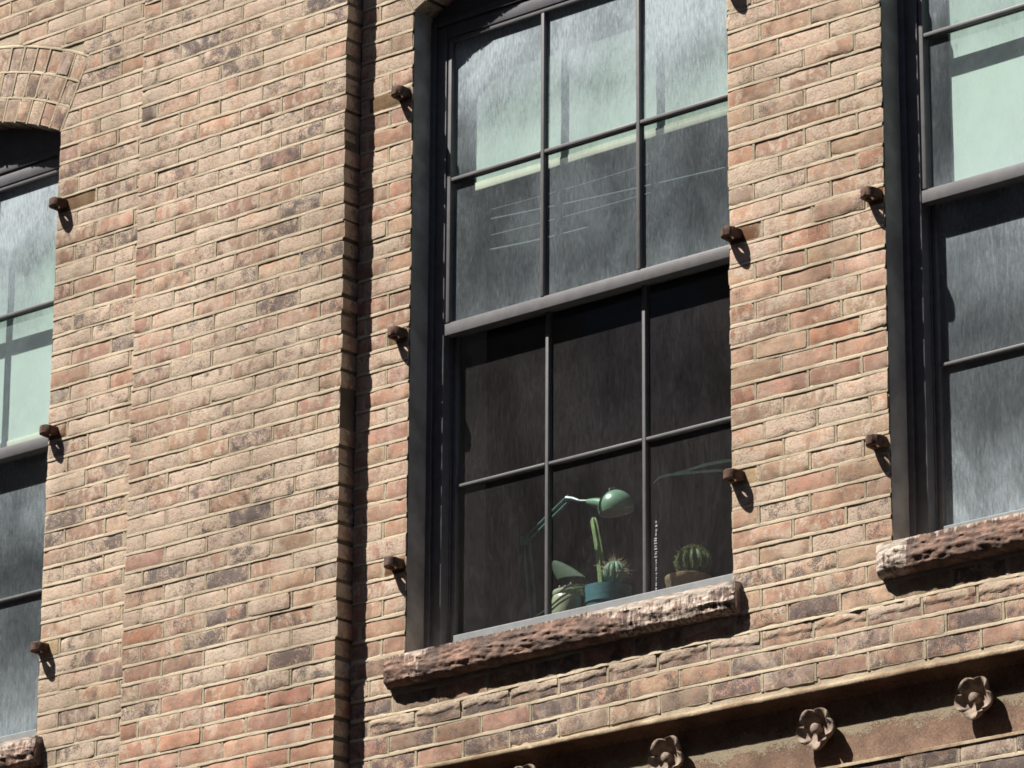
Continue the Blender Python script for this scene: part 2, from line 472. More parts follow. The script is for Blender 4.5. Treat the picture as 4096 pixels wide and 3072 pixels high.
def brick(mb, P00, P10, P11, P01, y, depth, col, par, proud=0.0, rough=1.0, spall=False):
    """one brick: quad corners (x, z) seen from outside, face at y, worn edges, sides going back by depth"""
    wid = sqrt((P10[0] - P00[0]) ** 2 + (P10[1] - P00[1]) ** 2)
    gx = GX if wid > 0.14 else GXS
    gy = GY if not spall else GYF
    nx, ny = len(gx), len(gy)
    o = random.uniform(0, 500)
    yo = y - proud
    tx, tz = random.gauss(0, 0.0005) * rough, random.gauss(0, 0.0006) * rough
    chips = [(random.random(), random.choice((0, 0, 1)), random.uniform(0.04, 0.15), random.uniform(0.002, 0.008)) for _ in range(random.choice((0, 0, 0, 1, 1, 2)))]
    corners = [random.uniform(0, 0.003) if random.random() < 0.8 else random.uniform(0.003, 0.010) for _ in range(4)]
    idx = [[0] * ny for _ in range(nx)]
    brd = {}
    for i, s in enumerate(gx):
        for j, t in enumerate(gy):
            x = (P00[0] * (1 - s) + P10[0] * s) * (1 - t) + (P01[0] * (1 - s) + P11[0] * s) * t
            z = (P00[1] * (1 - s) + P10[1] * s) * (1 - t) + (P01[1] * (1 - s) + P11[1] * s) * t
            e = nz(x, o, z, 28) * 0.0011 * rough + nz(x, o + 9, z, 75) * 0.0010 * rough
            yy = yo + nz(x, o + 3, z, 16) * 0.0016 * rough + nz(x, o, z, 60) * 0.0008 + tx * (s - .5) * 2 + tz * (t - .5) * 2
            cpar = (par[0], par[1], par[2], 1.0 if (i in (0, nx - 1) or j in (0, ny - 1)) else 0.0)
            if spall:
                thr = 0.55 + nz(x, o, 0, 17) * 0.30 + nz(x, o, 2, 55) * 0.12
                if t > thr:
                    yy -= 0.0035 + nz(x, o, z, 50) * 0.0015
                    cpar = (min(0.9, par[0] + 0.22), par[1] * 0.5, par[2], cpar[3])
            edge = i in (0, nx - 1) or j in (0, ny - 1)
            if j == 0: z += e
            if j == ny - 1: z += e * 0.8
            if i == 0: x += e
            if i == nx - 1: x += e
            for q, (ci, cj) in enumerate(((0, 0), (nx - 1, 0), (nx - 1, ny - 1), (0, ny - 1))):
                if i == ci and j == cj:
                    x += corners[q] * (1 if ci == 0 else -1) * .6
                    z += corners[q] * (1 if cj == 0 else -1) * .5
                    yy += corners[q] * .35
            for (cs, side, cw, cdp) in chips:
                jj = 0 if side == 0 else ny - 1
                k_ = 1 - abs(s - cs) / cw
                if k_ > 0:
                    if j == jj:
                        z += (0.55 * cdp * k_ if side == 0 else -0.4 * cdp * k_); yy += cdp * k_ * 0.7
                    elif abs(j - jj) == 1:
                        yy += cdp * 0.25 * k_
            if edge: yy += 0.0012
            idx[i][j] = mb.vert((x, yy, z), col, cpar)
            if edge: brd[(i, j)] = (x, yy, z)
    for i in range(nx - 1):
        for j in range(ny - 1):
            mb.face((idx[i][j], idx[i + 1][j], idx[i + 1][j + 1], idx[i][j + 1]))
    loop = [(i, 0) for i in range(nx)] + [(nx - 1, j) for j in range(1, ny)] + [(i, ny - 1) for i in range(nx - 2, -1, -1)] + [(0, j) for j in range(ny - 2, 0, -1)]
    cache = {}
    for p in loop:
        x, yy, z = brd[p]
        cache[p] = mb.vert((x, y + depth, z), col if y > -0.01 else (col[0] * .36, col[1] * .33, col[2] * .31, 1), par if y > -0.01 else (0.14, min(0.9, par[1] + 0.2), par[2], 0))  # pilaster sides: less limewash, and the return's shade darkened into the colour
    for a in range(len(loop)):
        p, q = loop[a], loop[(a + 1) % len(loop)]
        mb.face((idx[q[0]][q[1]], idx[p[0]][p[1]], cache[p], cache[q]))

TONES = {
    'tan': (0.43, 0.30, 0.205), 'pink': (0.42, 0.245, 0.175), 'orange': (0.43, 0.185, 0.105), 'red': (0.40, 0.145, 0.10),
    'rose': (0.37, 0.20, 0.165), 'brown': (0.27, 0.18, 0.13), 'grey': (0.21, 0.17, 0.15), 'char': (0.12, 0.10, 0.097), 'cream': (0.50, 0.40, 0.285)}

def tone(x, z, zone):
    """body colour, limewash and soot of one brick, after the part of the wall it is laid in"""
    r = random.random()
    def pick(tab):
        s = sum(t[1] for t in tab); q = random.random() * s
        for nme, wgt in tab:
            q -= wgt
            if q <= 0: return nme
        return tab[-1][0]
    if zone == 'pilaster' or zone == 'left':
        if z < -1.21 + 0.13 * (0.6 - (x - PL)) + random.gauss(0, 0.05) and zone == 'pilaster':
            k = pick((('red', 3), ('orange', 3), ('rose', 3), ('pink', 4))); wash, soot = random.uniform(.25, .52), random.uniform(.15, .42)
        else:
            k = pick((('tan', 6), ('pink', 5), ('cream', 2.2), ('brown', 1.8), ('orange', .5), ('grey', 1.0), ('char', .2), ('rose', 1.2)))
            wash = random.uniform(.42, .74); soot = random.uniform(.20, .60)
            if random.random() < .10: soot = random.uniform(.55, .78)
    elif zone == 'strip':
        k = pick((('pink', 5), ('tan', 5), ('orange', 1.5), ('brown', 2), ('rose', 2))); wash, soot = random.uniform(.35, .6), random.uniform(.15, .48)
    elif zone == 'pier':
        if z < 0.02 and z > -0.62:
            k = pick((('orange', 2.6), ('pink', 5), ('tan', 4), ('rose', 2), ('brown', 1.2))); wash = random.uniform(.25, .62)
        else:
            k = pick((('tan', 5), ('pink', 5), ('cream', 2), ('orange', 1.6), ('brown', 1.8), ('grey', .7))); wash = random.uniform(.35, .66)
        soot = random.uniform(.12, .5)
        if z < -0.95: soot += .14
    elif zone == 'spandrel':
        k = pick((('brown', 5), ('grey', 6), ('rose', 2), ('tan', 2), ('pink', 1))); wash, soot = random.uniform(.25, .52), random.uniform(.42, .74)
        if z < -1.8: k = pick((('grey', 5), ('brown', 3), ('rose', 1))); soot += .08
    else:
        k = pick((('rose', 2), ('brown', 5), ('grey', 4), ('tan', 3))); wash, soot = random.uniform(.36, .62), random.uniform(.25, .6)
    c = tuple(q * 0.48 + mq * 0.52 for q, mq in zip(TONES[k], (0.49, 0.37, 0.29)))
    j = random.uniform(0.86, 1.14)
    c = (c[0] * j * random.uniform(.96, 1.04), c[1] * j, c[2] * j * random.uniform(.96, 1.04), 1)
    return c, (wash, soot, random.random(), 0)

def halfw(z):
    """half width of opening plus arch rings at height z"""
    if z < ZS: return HALF
    if z < ZSK: return (z - ZC) * math.tan(ANG)
    q = R_OUT * R_OUT - (z - ZC) ** 2
    return sqrt(q) if q > 0 else 0.0

PINTLE_ROWS = (-13, 0, 12)
JOINTS = []

def lay_row(mb, n, xa, xb, phase, y, zone, depth=0.09, dz=0.0, wz=True, cut=None, endj=0.0):
    """one course of bricks from xa to xb, joints at phase + k*BL; cut(z) gives list of (lo, hi) gaps"""
    zt = -n * COURSE + dz - JOINT / 2
    zb = -(n + 1) * COURSE + dz + JOINT / 2
    segs_b = [(xa, xb)]; segs = [((xa, xb), (xa, xb))]
    if cut:
        def sub(z):
            out = [(xa, xb)]
            for lo, hi in cut(z):
                nw = []
                for a, b in out:
                    if hi <= a or lo >= b: nw.append((a, b)); continue
                    if lo > a: nw.append((a, lo))
                    if hi < b: nw.append((hi, b))
                out = nw
            return out
        sb, st = sub(zb), sub(zt)
        if len(sb) != len(st):
            if len(sb) < len(st): sb = st
            else: st = sb
        segs = list(zip(sb, st))
    for (ab, bb), (at_, bt) in segs:
        a, b = max(ab, at_) if False else min(ab, at_), max(bb, bt)
        js = []
        k0 = math.floor((a - phase) / BL) - 1
        x = phase + k0 * BL
        while x < b + BL:
            if a + 0.035 < x < b - 0.035: js.append(x + random.gauss(0, 0.0022))
            x += BL
        xs = [None] + js + [None]
        for i in range(len(xs) - 1):
            lb = ab if xs[i] is None else xs[i] + JOINT / 2
            lt = at_ if xs[i] is None else xs[i] + JOINT / 2
            rb = bb if xs[i + 1] is None else xs[i + 1] - JOINT / 2
            rt = bt if xs[i + 1] is None else xs[i + 1] - JOINT / 2
            if xs[i] is None:
                e = random.gauss(0, endj); lb += e; lt += e
            if xs[i + 1] is None:
                e = random.gauss(0, endj); rb += e; rt += e
            if rb - lb < 0.012 or rt - lt < 0.012:
                continue
            xm = (lb + rb) / 2; zm = (zb + zt) / 2
            if zm + warp(xm) > BEAM_B - 0.02 and zm + warp(xm) < BEAM_T + 0.02 and y > -0.01 and xm > PR:
                continue
            c, p = tone(xm, zm, zone)
            pr = max(-0.0013, random.gauss(-0.0001, 0.0009))
            if random.random() < 0.08: pr += random.uniform(0.001, 0.0032)
            if n in PINTLE_ROWS and y > -0.01:
                for wx in WX:
                    for ex, sgn in ((wx, -1), (wx + OW, 1)):
                        d = (xm - ex) * sgn
                        if 0 < d < 0.17:
                            if n == 12 and sgn == 1 or (n == 12 and wx > 1):
                                c = (0.46, 0.36, 0.225, 1); p = (.30, .02, p[2], 1)
                            else:
                                c = random.choice(((0.165, 0.095, 0.05, 1), (0.19, 0.13, 0.075, 1), (0.20, 0.105, 0.06, 1))); p = (.16, .28, p[2], 1)
            dzl = [random.gauss(0, 0.0015) for _ in range(4)]
            f = warp if wz else (lambda q: 0.0)
            brick(mb, (lb, zb + f(lb) + dzl[0]), (rb, zb + f(rb) + dzl[1]), (rt, zt + f(rt) + dzl[2]), (lt, zt + f(lt) + dzl[3]), y, depth, c, p, pr, 1.0, n in (19, 20) and y > -0.01 and xm > -0.1 and (n == 20 or random.random() < .25))
            JOINTS.append((rb + JOINT / 2, zb + f(rb), zt + f(rb), y, xs[i + 1] is not None))

def cut_arches(z):
    out = []
    for wx in WX:
        h = halfw(z)
        if h > 0:
            out.append((wx + HALF - h, wx + HALF + h))
    return out

def cut_open(z):
    return [(wx, wx + OW) for wx in WX]

NR0, NR1 = -34, 36
wall = MB()
for n in range(NR0, NR1):
    zt, zb = -n * COURSE, -(n + 1) * COURSE
    odd = n % 2
    zm = (zt + zb) / 2
    ph = 0.0 if odd else BL / 2
    if zb > ZS - 0.04:                                                     # above the springing
        lay_row(wall, n, PR, XR, X2 + ph, 0.0, 'pier', cut=cut_arches)
        lay_row(wall, n, XL, PL, -1.742 + ph, 0.0, 'left', cut=cut_arches)
    elif zt > ZSILL_T + 0.03:                                              # between the openings
        lay_row(wall, n, PR, 0.0, 0.0 + ph, 0.0, 'strip', endj=0.0022)
        lay_row(wall, n, X2, X3, X2 + ph + (0.0 if n % 5 else 0.03), 0.0, 'pier', endj=0.0022)
        lay_row(wall, n, X3 + OW, XR, X3 + OW + ph, 0.0, 'pier', endj=0.0022)
        lay_row(wall, n, WX[0] + OW, PL, WX[0] + OW + ph, 0.0, 'left', endj=0.0022)
        lay_row(wall, n, XL, WX[0], WX[0] + ph, 0.0, 'left', endj=0.0022)
    else:                                                                  # spandrel below the sills
        z_ = 'pier' if zm > -1.30 else 'spandrel'
        ct = cut_open if zt > ZSILL_T else None
        lay_row(wall, n, PR, XR, X2 + ph + random.gauss(0, 0.012), 0.0, z_, cut=ct)
        lay_row(wall, n, XL, PL, -1.742 + ph, 0.0, 'left', cut=ct)
# segmental arches: three rings of headers on edge
for wx in WX:
    cx = wx + HALF
    for ring in range(3):
        r0 = R_IN + ring * 0.101
        r1 = r0 + 0.101 - JOINT * 0.9
        nb = 21 + ring
        for i in range(nb):
            a0 = -ANG + 2 * ANG * i / nb; a1 = -ANG + 2 * ANG * (i + 1) / nb
            g = JOINT * 0.5 / r0
            a0 += g; a1 -= g
            c, p = tone(cx, 1.3, 'arch')
            jr = random.gauss(0, 0.002)
            pt = lambda r, a: (cx + r * sin(a), ZC + r * cos(a))
            brick(wall, pt(r0 + jr, a0), pt(r0 + jr, a1), pt(r1, a1), pt(r1, a0), 0.0, 0.10, c, p, random.gauss(0.0005, 0.0015))

pil = MB()
for n in range(NR0, NR1):
    ph = 0.0 if n % 2 else BL / 2
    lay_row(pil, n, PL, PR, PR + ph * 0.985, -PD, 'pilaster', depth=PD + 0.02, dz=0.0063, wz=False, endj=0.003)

# ---------------------------------------------------------------- mortar behind the bricks
def mortar_sheet(mb, x0, x1, zlo, zhi, y, step=0.04, amp=0.0011):
    """zlo, zhi: functions of x"""
    nx = max(1, int((x1 - x0) / step))
    zr = zhi((x0 + x1) / 2) - zlo((x0 + x1) / 2)
    nzr = max(1, int(zr / step))
    grid = []
    for i in range(nx + 1):
        x = x0 + (x1 - x0) * i / nx
        a, b = zlo(x), zhi(x)
        grid.append([mb.vert((x, y + nz(x, 3, a + (b - a) * j / nzr, 22) * amp + nz(x, 7, a + (b - a) * j / nzr, 5) * amp, a + (b - a) * j / nzr)) for j in range(nzr + 1)])
    for i in range(nx):
        for j in range(nzr):
            mb.face((grid[i][j], grid[i + 1][j], grid[i + 1][j + 1], grid[i][j + 1]))

mor = MB()
MY = 0.0036
k_ = lambda c: (lambda x: c)
def intr(wx):
    return lambda x: ZC + sqrt(max(0.0, (R_IN + 0.004) ** 2 - (x - wx - HALF) ** 2))
for a, b in ((PR, 0.0), (X2, X3), (X3 + OW, XR)):
    mortar_sheet(mor, a, b, k_(BEAM_T - 0.003), k_(ZTOP), MY)
for wx in WX[1:]:
    mortar_sheet(mor, wx, wx + OW, k_(BEAM_T - 0.003), k_(ZSILL_T - 0.03), MY)
for wx in WX:
    mortar_sheet(mor, wx, wx + OW, intr(wx), k_(ZTOP), MY)
mortar_sheet(mor, PR, XR, k_(ZBOT), k_(BEAM_B + 0.002), MY)
mortar_sheet(mor, WX[0] + OW, PL, k_(ZBOT), k_(ZTOP), MY)
mortar_sheet(mor, XL, WX[0], k_(ZBOT), k_(ZTOP), MY)
mortar_sheet(mor, WX[0], WX[0] + OW, k_(ZBOT), k_(ZSILL_T - 0.03), MY)
# weathered pointing: one struck bead along every bed joint, a flat one up every head joint
def bead(mb, x0, x1, zf, y, ragged=0.0):
    n = max(2, int((x1 - x0) / 0.013))
    o = random.uniform(0, 400)
    rows = []
    for i in range(n + 1):
        x = x0 + (x1 - x0) * i / n
        z = zf(x) + nz(x, o, 0, 6) * 0.0022 + nz(x, o, 3, 30) * 0.0011
        pr = 0.0011 + nz(x, o, 5, 9) * 0.0012 + nz(x, o, 8, 45) * 0.0006
        wv = 1.0 + nz(x, o, 9, 14) * 0.28
        if ragged:
            pr += ragged * max(0.0, 0.25 + nz(x, o, 1, 16) + 0.6 * nz(x, o, 2, 50))
            wv += 0.5 * max(0.0, nz(x, o, 6, 20) + 0.5 * nz(x, o, 7, 60))
        rows.append([mb.vert(p) for p in ((x, y + 0.0026, z + 0.0076 * wv), (x, y + 0.0004 - pr * .2, z + 0.0046 * wv), (x, y - pr * .75, z - 0.0010 * wv), (x, y - pr, z - 0.0046 * wv), (x, y + 0.004, z - 0.0074 * wv))])
    for i in range(n):
        for q in range(4):
            mb.face((rows[i][q], rows[i + 1][q], rows[i + 1][q + 1], rows[i][q + 1]))
def head(mb, x, z0, z1, y):
    o = random.uniform(0, 400)
    rows = []
    for i in range(6):
        z = z0 - 0.002 + (z1 - z0 + 0.004) * i / 5
        xx = x + nz(o, 0, z, 40) * 0.0010
        wv = 1.0 + nz(o, 4, z, 40) * 0.25
        pr = 0.0002 + nz(o, 2, z, 50) * 0.0008
        rows.append([mb.vert(p) for p in ((xx - 0.0062 * wv, y + 0.004, z), (xx - 0.004 * wv, y - pr, z), (xx + 0.004 * wv, y - pr + 0.0006, z), (xx + 0.0062 * wv, y + 0.004, z))])
    for i in range(5):
        for q in range(3):
            mb.face((rows[i][q], rows[i][q + 1], rows[i + 1][q + 1], rows[i + 1][q]))
for n in range(NR0, NR1):
    zl = -n * COURSE
    zf = lambda x, zl=zl: zl + warp(x)
    spans = [(XL, PL), (PR, XR)]
    if BEAM_B + 0.01 < zl + 0.02 and zl + 0.012 < BEAM_T + 0.012:
        spans = [(XL, PL)]
    for (xa, xb) in spans:
        cur = [(xa, xb)]
        if zl > ZSILL_T - 0.005:
            for wx in WX:
                h = halfw(zl + (0.0 if zl < ZS else 0.0))
                lo_, hi_ = wx + HALF - h, wx + HALF + h
                nw = []
                for (p, q) in cur:
                    if h <= 0 or hi_ <= p or lo_ >= q: nw.append((p, q)); continue
                    if lo_ > p: nw.append((p, lo_ - 0.001))
                    if hi_ < q: nw.append((hi_ + 0.001, q))
                cur = nw
        for (p, q) in cur:
            if q - p > 0.03: bead(mor, p, q, zf, 0.0, 0.007 if n == 20 else 0.0)
for (x, za, zb_, y, inner) in JOINTS:
    if inner and y > -0.01: head(mor, x, za, zb_, 0.0)
# pointing between and around the arch rings
for wx in WX:
    cx = wx + HALF
    for ring in range(3):
        r0 = R_IN + ring * 0.101
        nb = 21 + ring
        for i in range(nb + 1):
            a_ = -ANG + 2 * ANG * i / nb
            o = random.uniform(0, 90)
            rows = []
            for q in range(5):
                r = r0 - 0.002 + 0.099 * q / 4
                w_ = 0.0065 + nz(o, q, 0, 1) * 0.0012
                pr = 0.0008 + nz(o, q, 4, 1) * 0.0006
                rows.append([mor.vert((cx + r * sin(a_) + t_ * cos(a_), y_, ZC + r * cos(a_) - t_ * sin(a_))) for t_, y_ in ((-w_, 0.004), (-w_ * .65, -pr), (w_ * .65, -pr), (w_, 0.004))])
            for q in range(4):
                for e in range(3):
                    mor.face((rows[q][e], rows[q][e + 1], rows[q + 1][e + 1], rows[q + 1][e]))
for wx in WX:
    cx = wx + HALF
    for ring in range(4):
        r = R_IN + ring * 0.101 - JOINT * 0.45
        if ring == 0: continue
        rows = []
        for i in range(120):
            a_ = -ANG + 2 * ANG * i / 119
            pr = 0.001 + nz(a_, ring, wx, 30) * 0.0012
            rows.append([mor.vert((cx + (r + dr_) * sin(a_), y_, ZC + (r + dr_) * cos(a_))) for dr_, y_ in ((0.0068, 0.004), (0.002, -pr * .3), (-0.004, -pr), (-0.0066, 0.004))])
        for i in range(119):
            for q in range(3):
                mor.face((rows[i][q], rows[i + 1][q], rows[i + 1][q + 1], rows[i][q + 1]))
pmor = MB()
py = -PD + MY
for n in range(NR0, NR1):
    bead(pmor, PL + 0.001, PR - 0.001, lambda x, n=n: -n * COURSE + 0.0063, -PD)
for (x, za, zb_, y, inner) in JOINTS:
    if inner and y < -0.01: head(pmor, x, za, zb_, -PD)
mortar_sheet(pmor, PL + 0.003, PR - 0.003, k_(ZBOT), k_(ZTOP), py)
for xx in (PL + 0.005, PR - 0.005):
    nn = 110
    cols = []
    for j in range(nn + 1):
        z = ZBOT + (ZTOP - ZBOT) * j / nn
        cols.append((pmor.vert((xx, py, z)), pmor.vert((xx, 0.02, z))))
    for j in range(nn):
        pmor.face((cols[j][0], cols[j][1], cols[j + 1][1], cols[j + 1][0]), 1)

bld = thing('brick_building', 'old brick building with grey sash windows, brownstone sills and a rosetted steel beam', 'building', (0, 0, 0))
w_ob = wall.build('wall', M['brick'], bld, 40)
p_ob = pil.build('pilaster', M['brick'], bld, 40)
mor.build('mortar', M['mortar'], w_ob)
pmor.build('mortar', [M['mortar'], mat_mortar('shaded_return_mortar', (0.17, 0.14, 0.105), (0.11, 0.09, 0.07))], p_ob)  # second mortar: shade of the pilaster return put into a darker colour

# solid wall behind the face brick, around the openings, and the room behind it
FW = 1.423                                        # window frame width
core = MB()
ops = [(wx, wx + FW) for wx in WX]
edges = [-8.0] + [e for o in ops for e in o] + [8.0]
for i in range(0, len(edges), 2):
    core.box(edges[i], edges[i + 1] + 0.0, 0.094, 0.17, -1.5, 1.5)
core.box(-8, 8, 0.094, 0.17, -7.0, -1.5)
core.box(-8, 8, 0.094, 0.17, 1.5, 6.0)
for a, b in ops:
    core.box(a, b, 0.095, 0.17, -1.5, -1.16)
    core.box(a, b, 0.125, 0.17, 1.11, 1.5)
core.build('wall_core', M['parge'], bld)
# outer skin of the far storeys, beyond the picture
far = MB()
for (a, b, c, d) in ((-8, XL, -7.0, 6.0), (XR, 8, -7.0, 6.0), (XL, XR, ZTOP, 6.0), (XL, XR, -7.0, ZBOT)):
    far.box(a, b, 0.0, 0.09, c, d)
def mat_far():
    k = NT('plain_brickwork')
    br = k.n('ShaderNodeTexBrick')
    v = k.n('ShaderNodeCombineXYZ'); g = k.n('ShaderNodeNewGeometry'); s = k.n('ShaderNodeSeparateXYZ')
    k.l(g.outputs['Position'], s.inputs[0]); k.l(s.outputs[0], v.inputs[0]); k.l(s.outputs[2], v.inputs[1])
    k.l(v.outputs[0], br.inputs['Vector'])
    br.inputs['Scale'].default_value = 1.0
    br.inputs['Brick Width'].default_value = BL; br.inputs['Row Height'].default_value = COURSE; br.inputs['Mortar Size'].default_value = 0.006
    br.inputs['Color1'].default_value = rgba(0.36, 0.24, 0.17); br.inputs['Color2'].default_value = rgba(0.42, 0.30, 0.21); br.inputs['Mortar'].default_value = rgba(0.48, 0.4, 0.27)
    return k.end(k.bsdf(br.outputs['Color'], 0.9))
far.build('plain_wall', mat_far(), bld)

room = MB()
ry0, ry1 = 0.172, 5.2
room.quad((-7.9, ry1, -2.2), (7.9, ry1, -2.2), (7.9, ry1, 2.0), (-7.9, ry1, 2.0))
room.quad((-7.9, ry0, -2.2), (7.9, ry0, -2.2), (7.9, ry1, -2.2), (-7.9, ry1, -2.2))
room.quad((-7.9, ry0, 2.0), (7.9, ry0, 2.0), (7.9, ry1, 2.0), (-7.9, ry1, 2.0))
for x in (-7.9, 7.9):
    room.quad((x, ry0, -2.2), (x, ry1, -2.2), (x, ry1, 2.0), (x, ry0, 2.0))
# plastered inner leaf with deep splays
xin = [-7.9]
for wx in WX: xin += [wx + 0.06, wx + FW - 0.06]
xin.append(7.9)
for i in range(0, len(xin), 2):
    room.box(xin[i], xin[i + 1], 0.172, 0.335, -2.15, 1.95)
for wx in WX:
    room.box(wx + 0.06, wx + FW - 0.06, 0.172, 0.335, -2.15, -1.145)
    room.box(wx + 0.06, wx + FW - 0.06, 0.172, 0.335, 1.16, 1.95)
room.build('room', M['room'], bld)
for wx in WX:
    led = MB()
    led.box(wx + 0.064, wx + FW - 0.064, 0.168, 0.60, -1.144, -1.10, ch=0.004)
    led.build('window_ledge', M['ledge'], bld)

# smooth grey parging of the reveals
for wx in WX:
    for (xf, sgn) in ((wx, 1), (wx + OW, -1)):
        par = MB()
        ny_, nz_ = 6, 90
        g = []
        for j in range(nz_ + 1):
            z = ZSILL_T - 0.01 + (ZS + 0.015 - ZSILL_T) * j / nz_
            row = []
            for i in range(ny_ + 1):
                y = 0.0045 + nz(xf, 0, z, 14, 3) * 0.0025 + (0.094 - 0.0045) * i / ny_ if i == 0 else 0.0045 + (0.094 - 0.0045) * i / ny_
                row.append(par.vert((xf + sgn * (0.0078 + nz(xf, y, z, 12) * 0.0012 + (0.0 if i else -0.005)), y, z)))
            g.append(row)
        for j in range(nz_):
            for i in range(ny_):
                par.face((g[j][i], g[j][i + 1], g[j + 1][i + 1], g[j + 1][i]))
        par.build('parging', M['parge'], w_ob, 60)

# ---------------------------------------------------------------- windows
XM1, XM2 = 0.505, 0.918                           # glazing bars of the upper sash
XL1, XL2 = 0.496, 0.907                           # and of the lower, deeper one
def make_window(wx, kind, label):
    f = MB()
    # stepped outer frame
    for s in (0, 1):
        mx = (lambda a, b: (wx + a, wx + b)) if s == 0 else (lambda a, b: (wx + FW - b, wx + FW - a))
        a, b = mx(0.005, 0.030); f.box(a, b, 0.086, 0.168, -1.165, 1.135, ch=0.002)
        a, b = mx(0.0305, 0.044); f.box(a, b, 0.094, 0.168, -1.165, 1.108, ch=0.0015)
        a, b = mx(0.0445, 0.078); f.box(a, b, 0.089, 0.168, -1.165, 1.098, ch=0.002)
        a, b = mx(0.0785, 0.0815); f.box(a, b, 0.1265, 0.168, -1.165, 1.07)
    f.box(wx + 0.0303, wx + FW - 0.0303, 0.087, 0.168, 1.109, 1.137, ch=0.002)
    f.box(wx + 0.0443, wx + FW - 0.0443, 0.095, 0.168, 1.0985, 1.1085, ch=0.001)
    f.box(wx + 0.0783, wx + FW - 0.0783, 0.0895, 0.168, 1.056, 1.0982, ch=0.002)
    f.box(wx + 0.0783, wx + FW - 0.0783, 0.128, 0.168, -1.165, -1.124)
    # board closing the arch above the head
    nseg = 40
    lo = []; hi = []; lo2 = []; hi2 = []
    for i in range(nseg + 1):
        x = wx + 0.003 + (OW - 0.006) * i / nseg
        zt = intr(wx)(x) + 0.01
        lo.append(f.vert((x, 0.1, 1.1375))); hi.append(f.vert((x, 0.1, zt)))
        lo2.append(f.vert((x, 0.124, 1.1375))); hi2.append(f.vert((x, 0.124, zt)))
    for i in range(nseg):
        f.face((lo[i], lo[i + 1], hi[i + 1], hi[i])); f.face((lo2[i + 1], lo2[i], hi2[i], hi2[i + 1]))
        f.face((lo2[i], lo2[i + 1], lo[i + 1], lo[i])); f.face((hi[i], hi[i + 1], hi2[i + 1], hi2[i]))
    win = f.build('window', M['paint_dark'], bld, 35)
    win['label'] = label
    # upper sash
    u = MB()
    xa, xb = wx + 0.0825, wx + FW - 0.0825
    for (a, b) in ((xa, xa + 0.0155), (xb - 0.0155, xb)):
        u.box(a, b, 0.0925, 0.124, 0.0105, 1.055, ch=0.003)
    u.box(xa + 0.016, xb - 0.016, 0.093, 0.124, 1.040, 1.0552, ch=0.003)
    u.box(xa - 0.002, xb + 0.002, 0.0905, 0.1245, -0.036, 0.0055, ch=0.002)
    u.box(xa + 0.0157, xb - 0.0157, 0.098, 0.1243, 0.0058, 0.0105, ch=0.001)
    for x in (XM1, XM2):
        u.box(wx + x - 0.0072, wx + x + 0.0072, 0.0945, 0.1115, 0.0106, 1.0398, ch=0.003)
        u.box(wx + x - 0.008, wx + x + 0.008, 0.1125, 0.122, 0.0106, 1.0398, ch=0.002)
    xs = [xa + 0.0157, wx + XM1 - 0.0087, wx + XM1 + 0.0087, wx + XM2 - 0.0087, wx + XM2 + 0.0087, xb - 0.0157]
    for i in (0, 2, 4):
        u.box(xs[i], xs[i + 1], 0.0947, 0.1115, 0.5230, 0.5362, ch=0.003)
        u.box(xs[i], xs[i + 1], 0.1125, 0.122, 0.5215, 0.5375, ch=0.002)
    u.build('upper_sash', M['paint'], win, 35)
    pu = MB()
    pu.quad((xa + 0.012, 0.112, 0.004), (xb - 0.012, 0.112, 0.004), (xb - 0.012, 0.112, 1.045), (xa + 0.012, 0.112, 1.045))
    pu.build('pane', M['glass_up'], win)
    # lower sash
    l = MB()
    for (a, b) in ((xa, xa + 0.0185), (xb - 0.0185, xb)):
        l.box(a, b, 0.134, 0.1575, -1.123, 0.0, ch=0.003)
    l.box(xa + 0.019, xb - 0.019, 0.1345, 0.1575, -0.03, 0.002, ch=0.003)
    l.box(xa + 0.019, xb - 0.019, 0.1345, 0.1575, -1.123, -1.098, ch=0.003)
    for x in (XL1, XL2):
        l.box(wx + x - 0.0068, wx + x + 0.0068, 0.1345, 0.1485, -1.0978, -0.0302, ch=0.003)
        l.box(wx + x - 0.007, wx + x + 0.007, 0.1495, 0.157, -1.0978, -0.0302, ch=0.002)
    xs = [xa + 0.0187, wx + XL1 - 0.0077, wx + XL1 + 0.0077, wx + XL2 - 0.0077, wx + XL2 + 0.0077, xb - 0.0187]
    for i in (0, 2, 4):
        l.box(xs[i], xs[i + 1], 0.1347, 0.1485, -0.569, -0.558, ch=0.003)
        l.box(xs[i], xs[i + 1], 0.1495, 0.157, -0.569, -0.558, ch=0.002)
    l.build('lower_sash', M['paint'], win, 35)
    pl = MB()
    pl.quad((xa + 0.014, 0.149, -1.11), (xb - 0.014, 0.149, -1.11), (xb - 0.014, 0.149, -0.02), (xa + 0.014, 0.149, -0.02))
    pl.build('pane', M['glass_clean'] if kind == 'mid' else M['glass_low'], win)
    # metal trim at the foot, sloping outwards
    t = MB()
    xt0, xt1 = wx + 0.118, wx + FW - 0.07
    pr = [(0.150, -1.0885), (0.112, -1.0915), (0.1095, -1.094), (0.1095, -1.128), (0.150, -1.128)]
    for i in range(len(pr)):
        (y0, z0), (y1, z1) = pr[i], pr[(i + 1) % len(pr)]
        t.quad((xt0, y0, z0), (xt1, y0, z0), (xt1, y1, z1), (xt0, y1, z1))
    t.face([t.vert((xt0, y, z)) for y, z in pr]); t.face([t.vert((xt1, y, z)) for y, z in pr][::-1])
    for v0, v1 in ((0, 0),): pass
    t.build('sill_trim', M['alu'], win)
    # rock-faced stone sill
    s = MB()
    x0, x1 = wx - 0.060, wx + 1.400
    if kind == 'right': x0, x1 = wx - 0.034, wx + 1.40
    nxs, nzs = 300, 22
    seed = {'left': 3.0, 'mid': 11.0, 'right': 27.0}[kind]
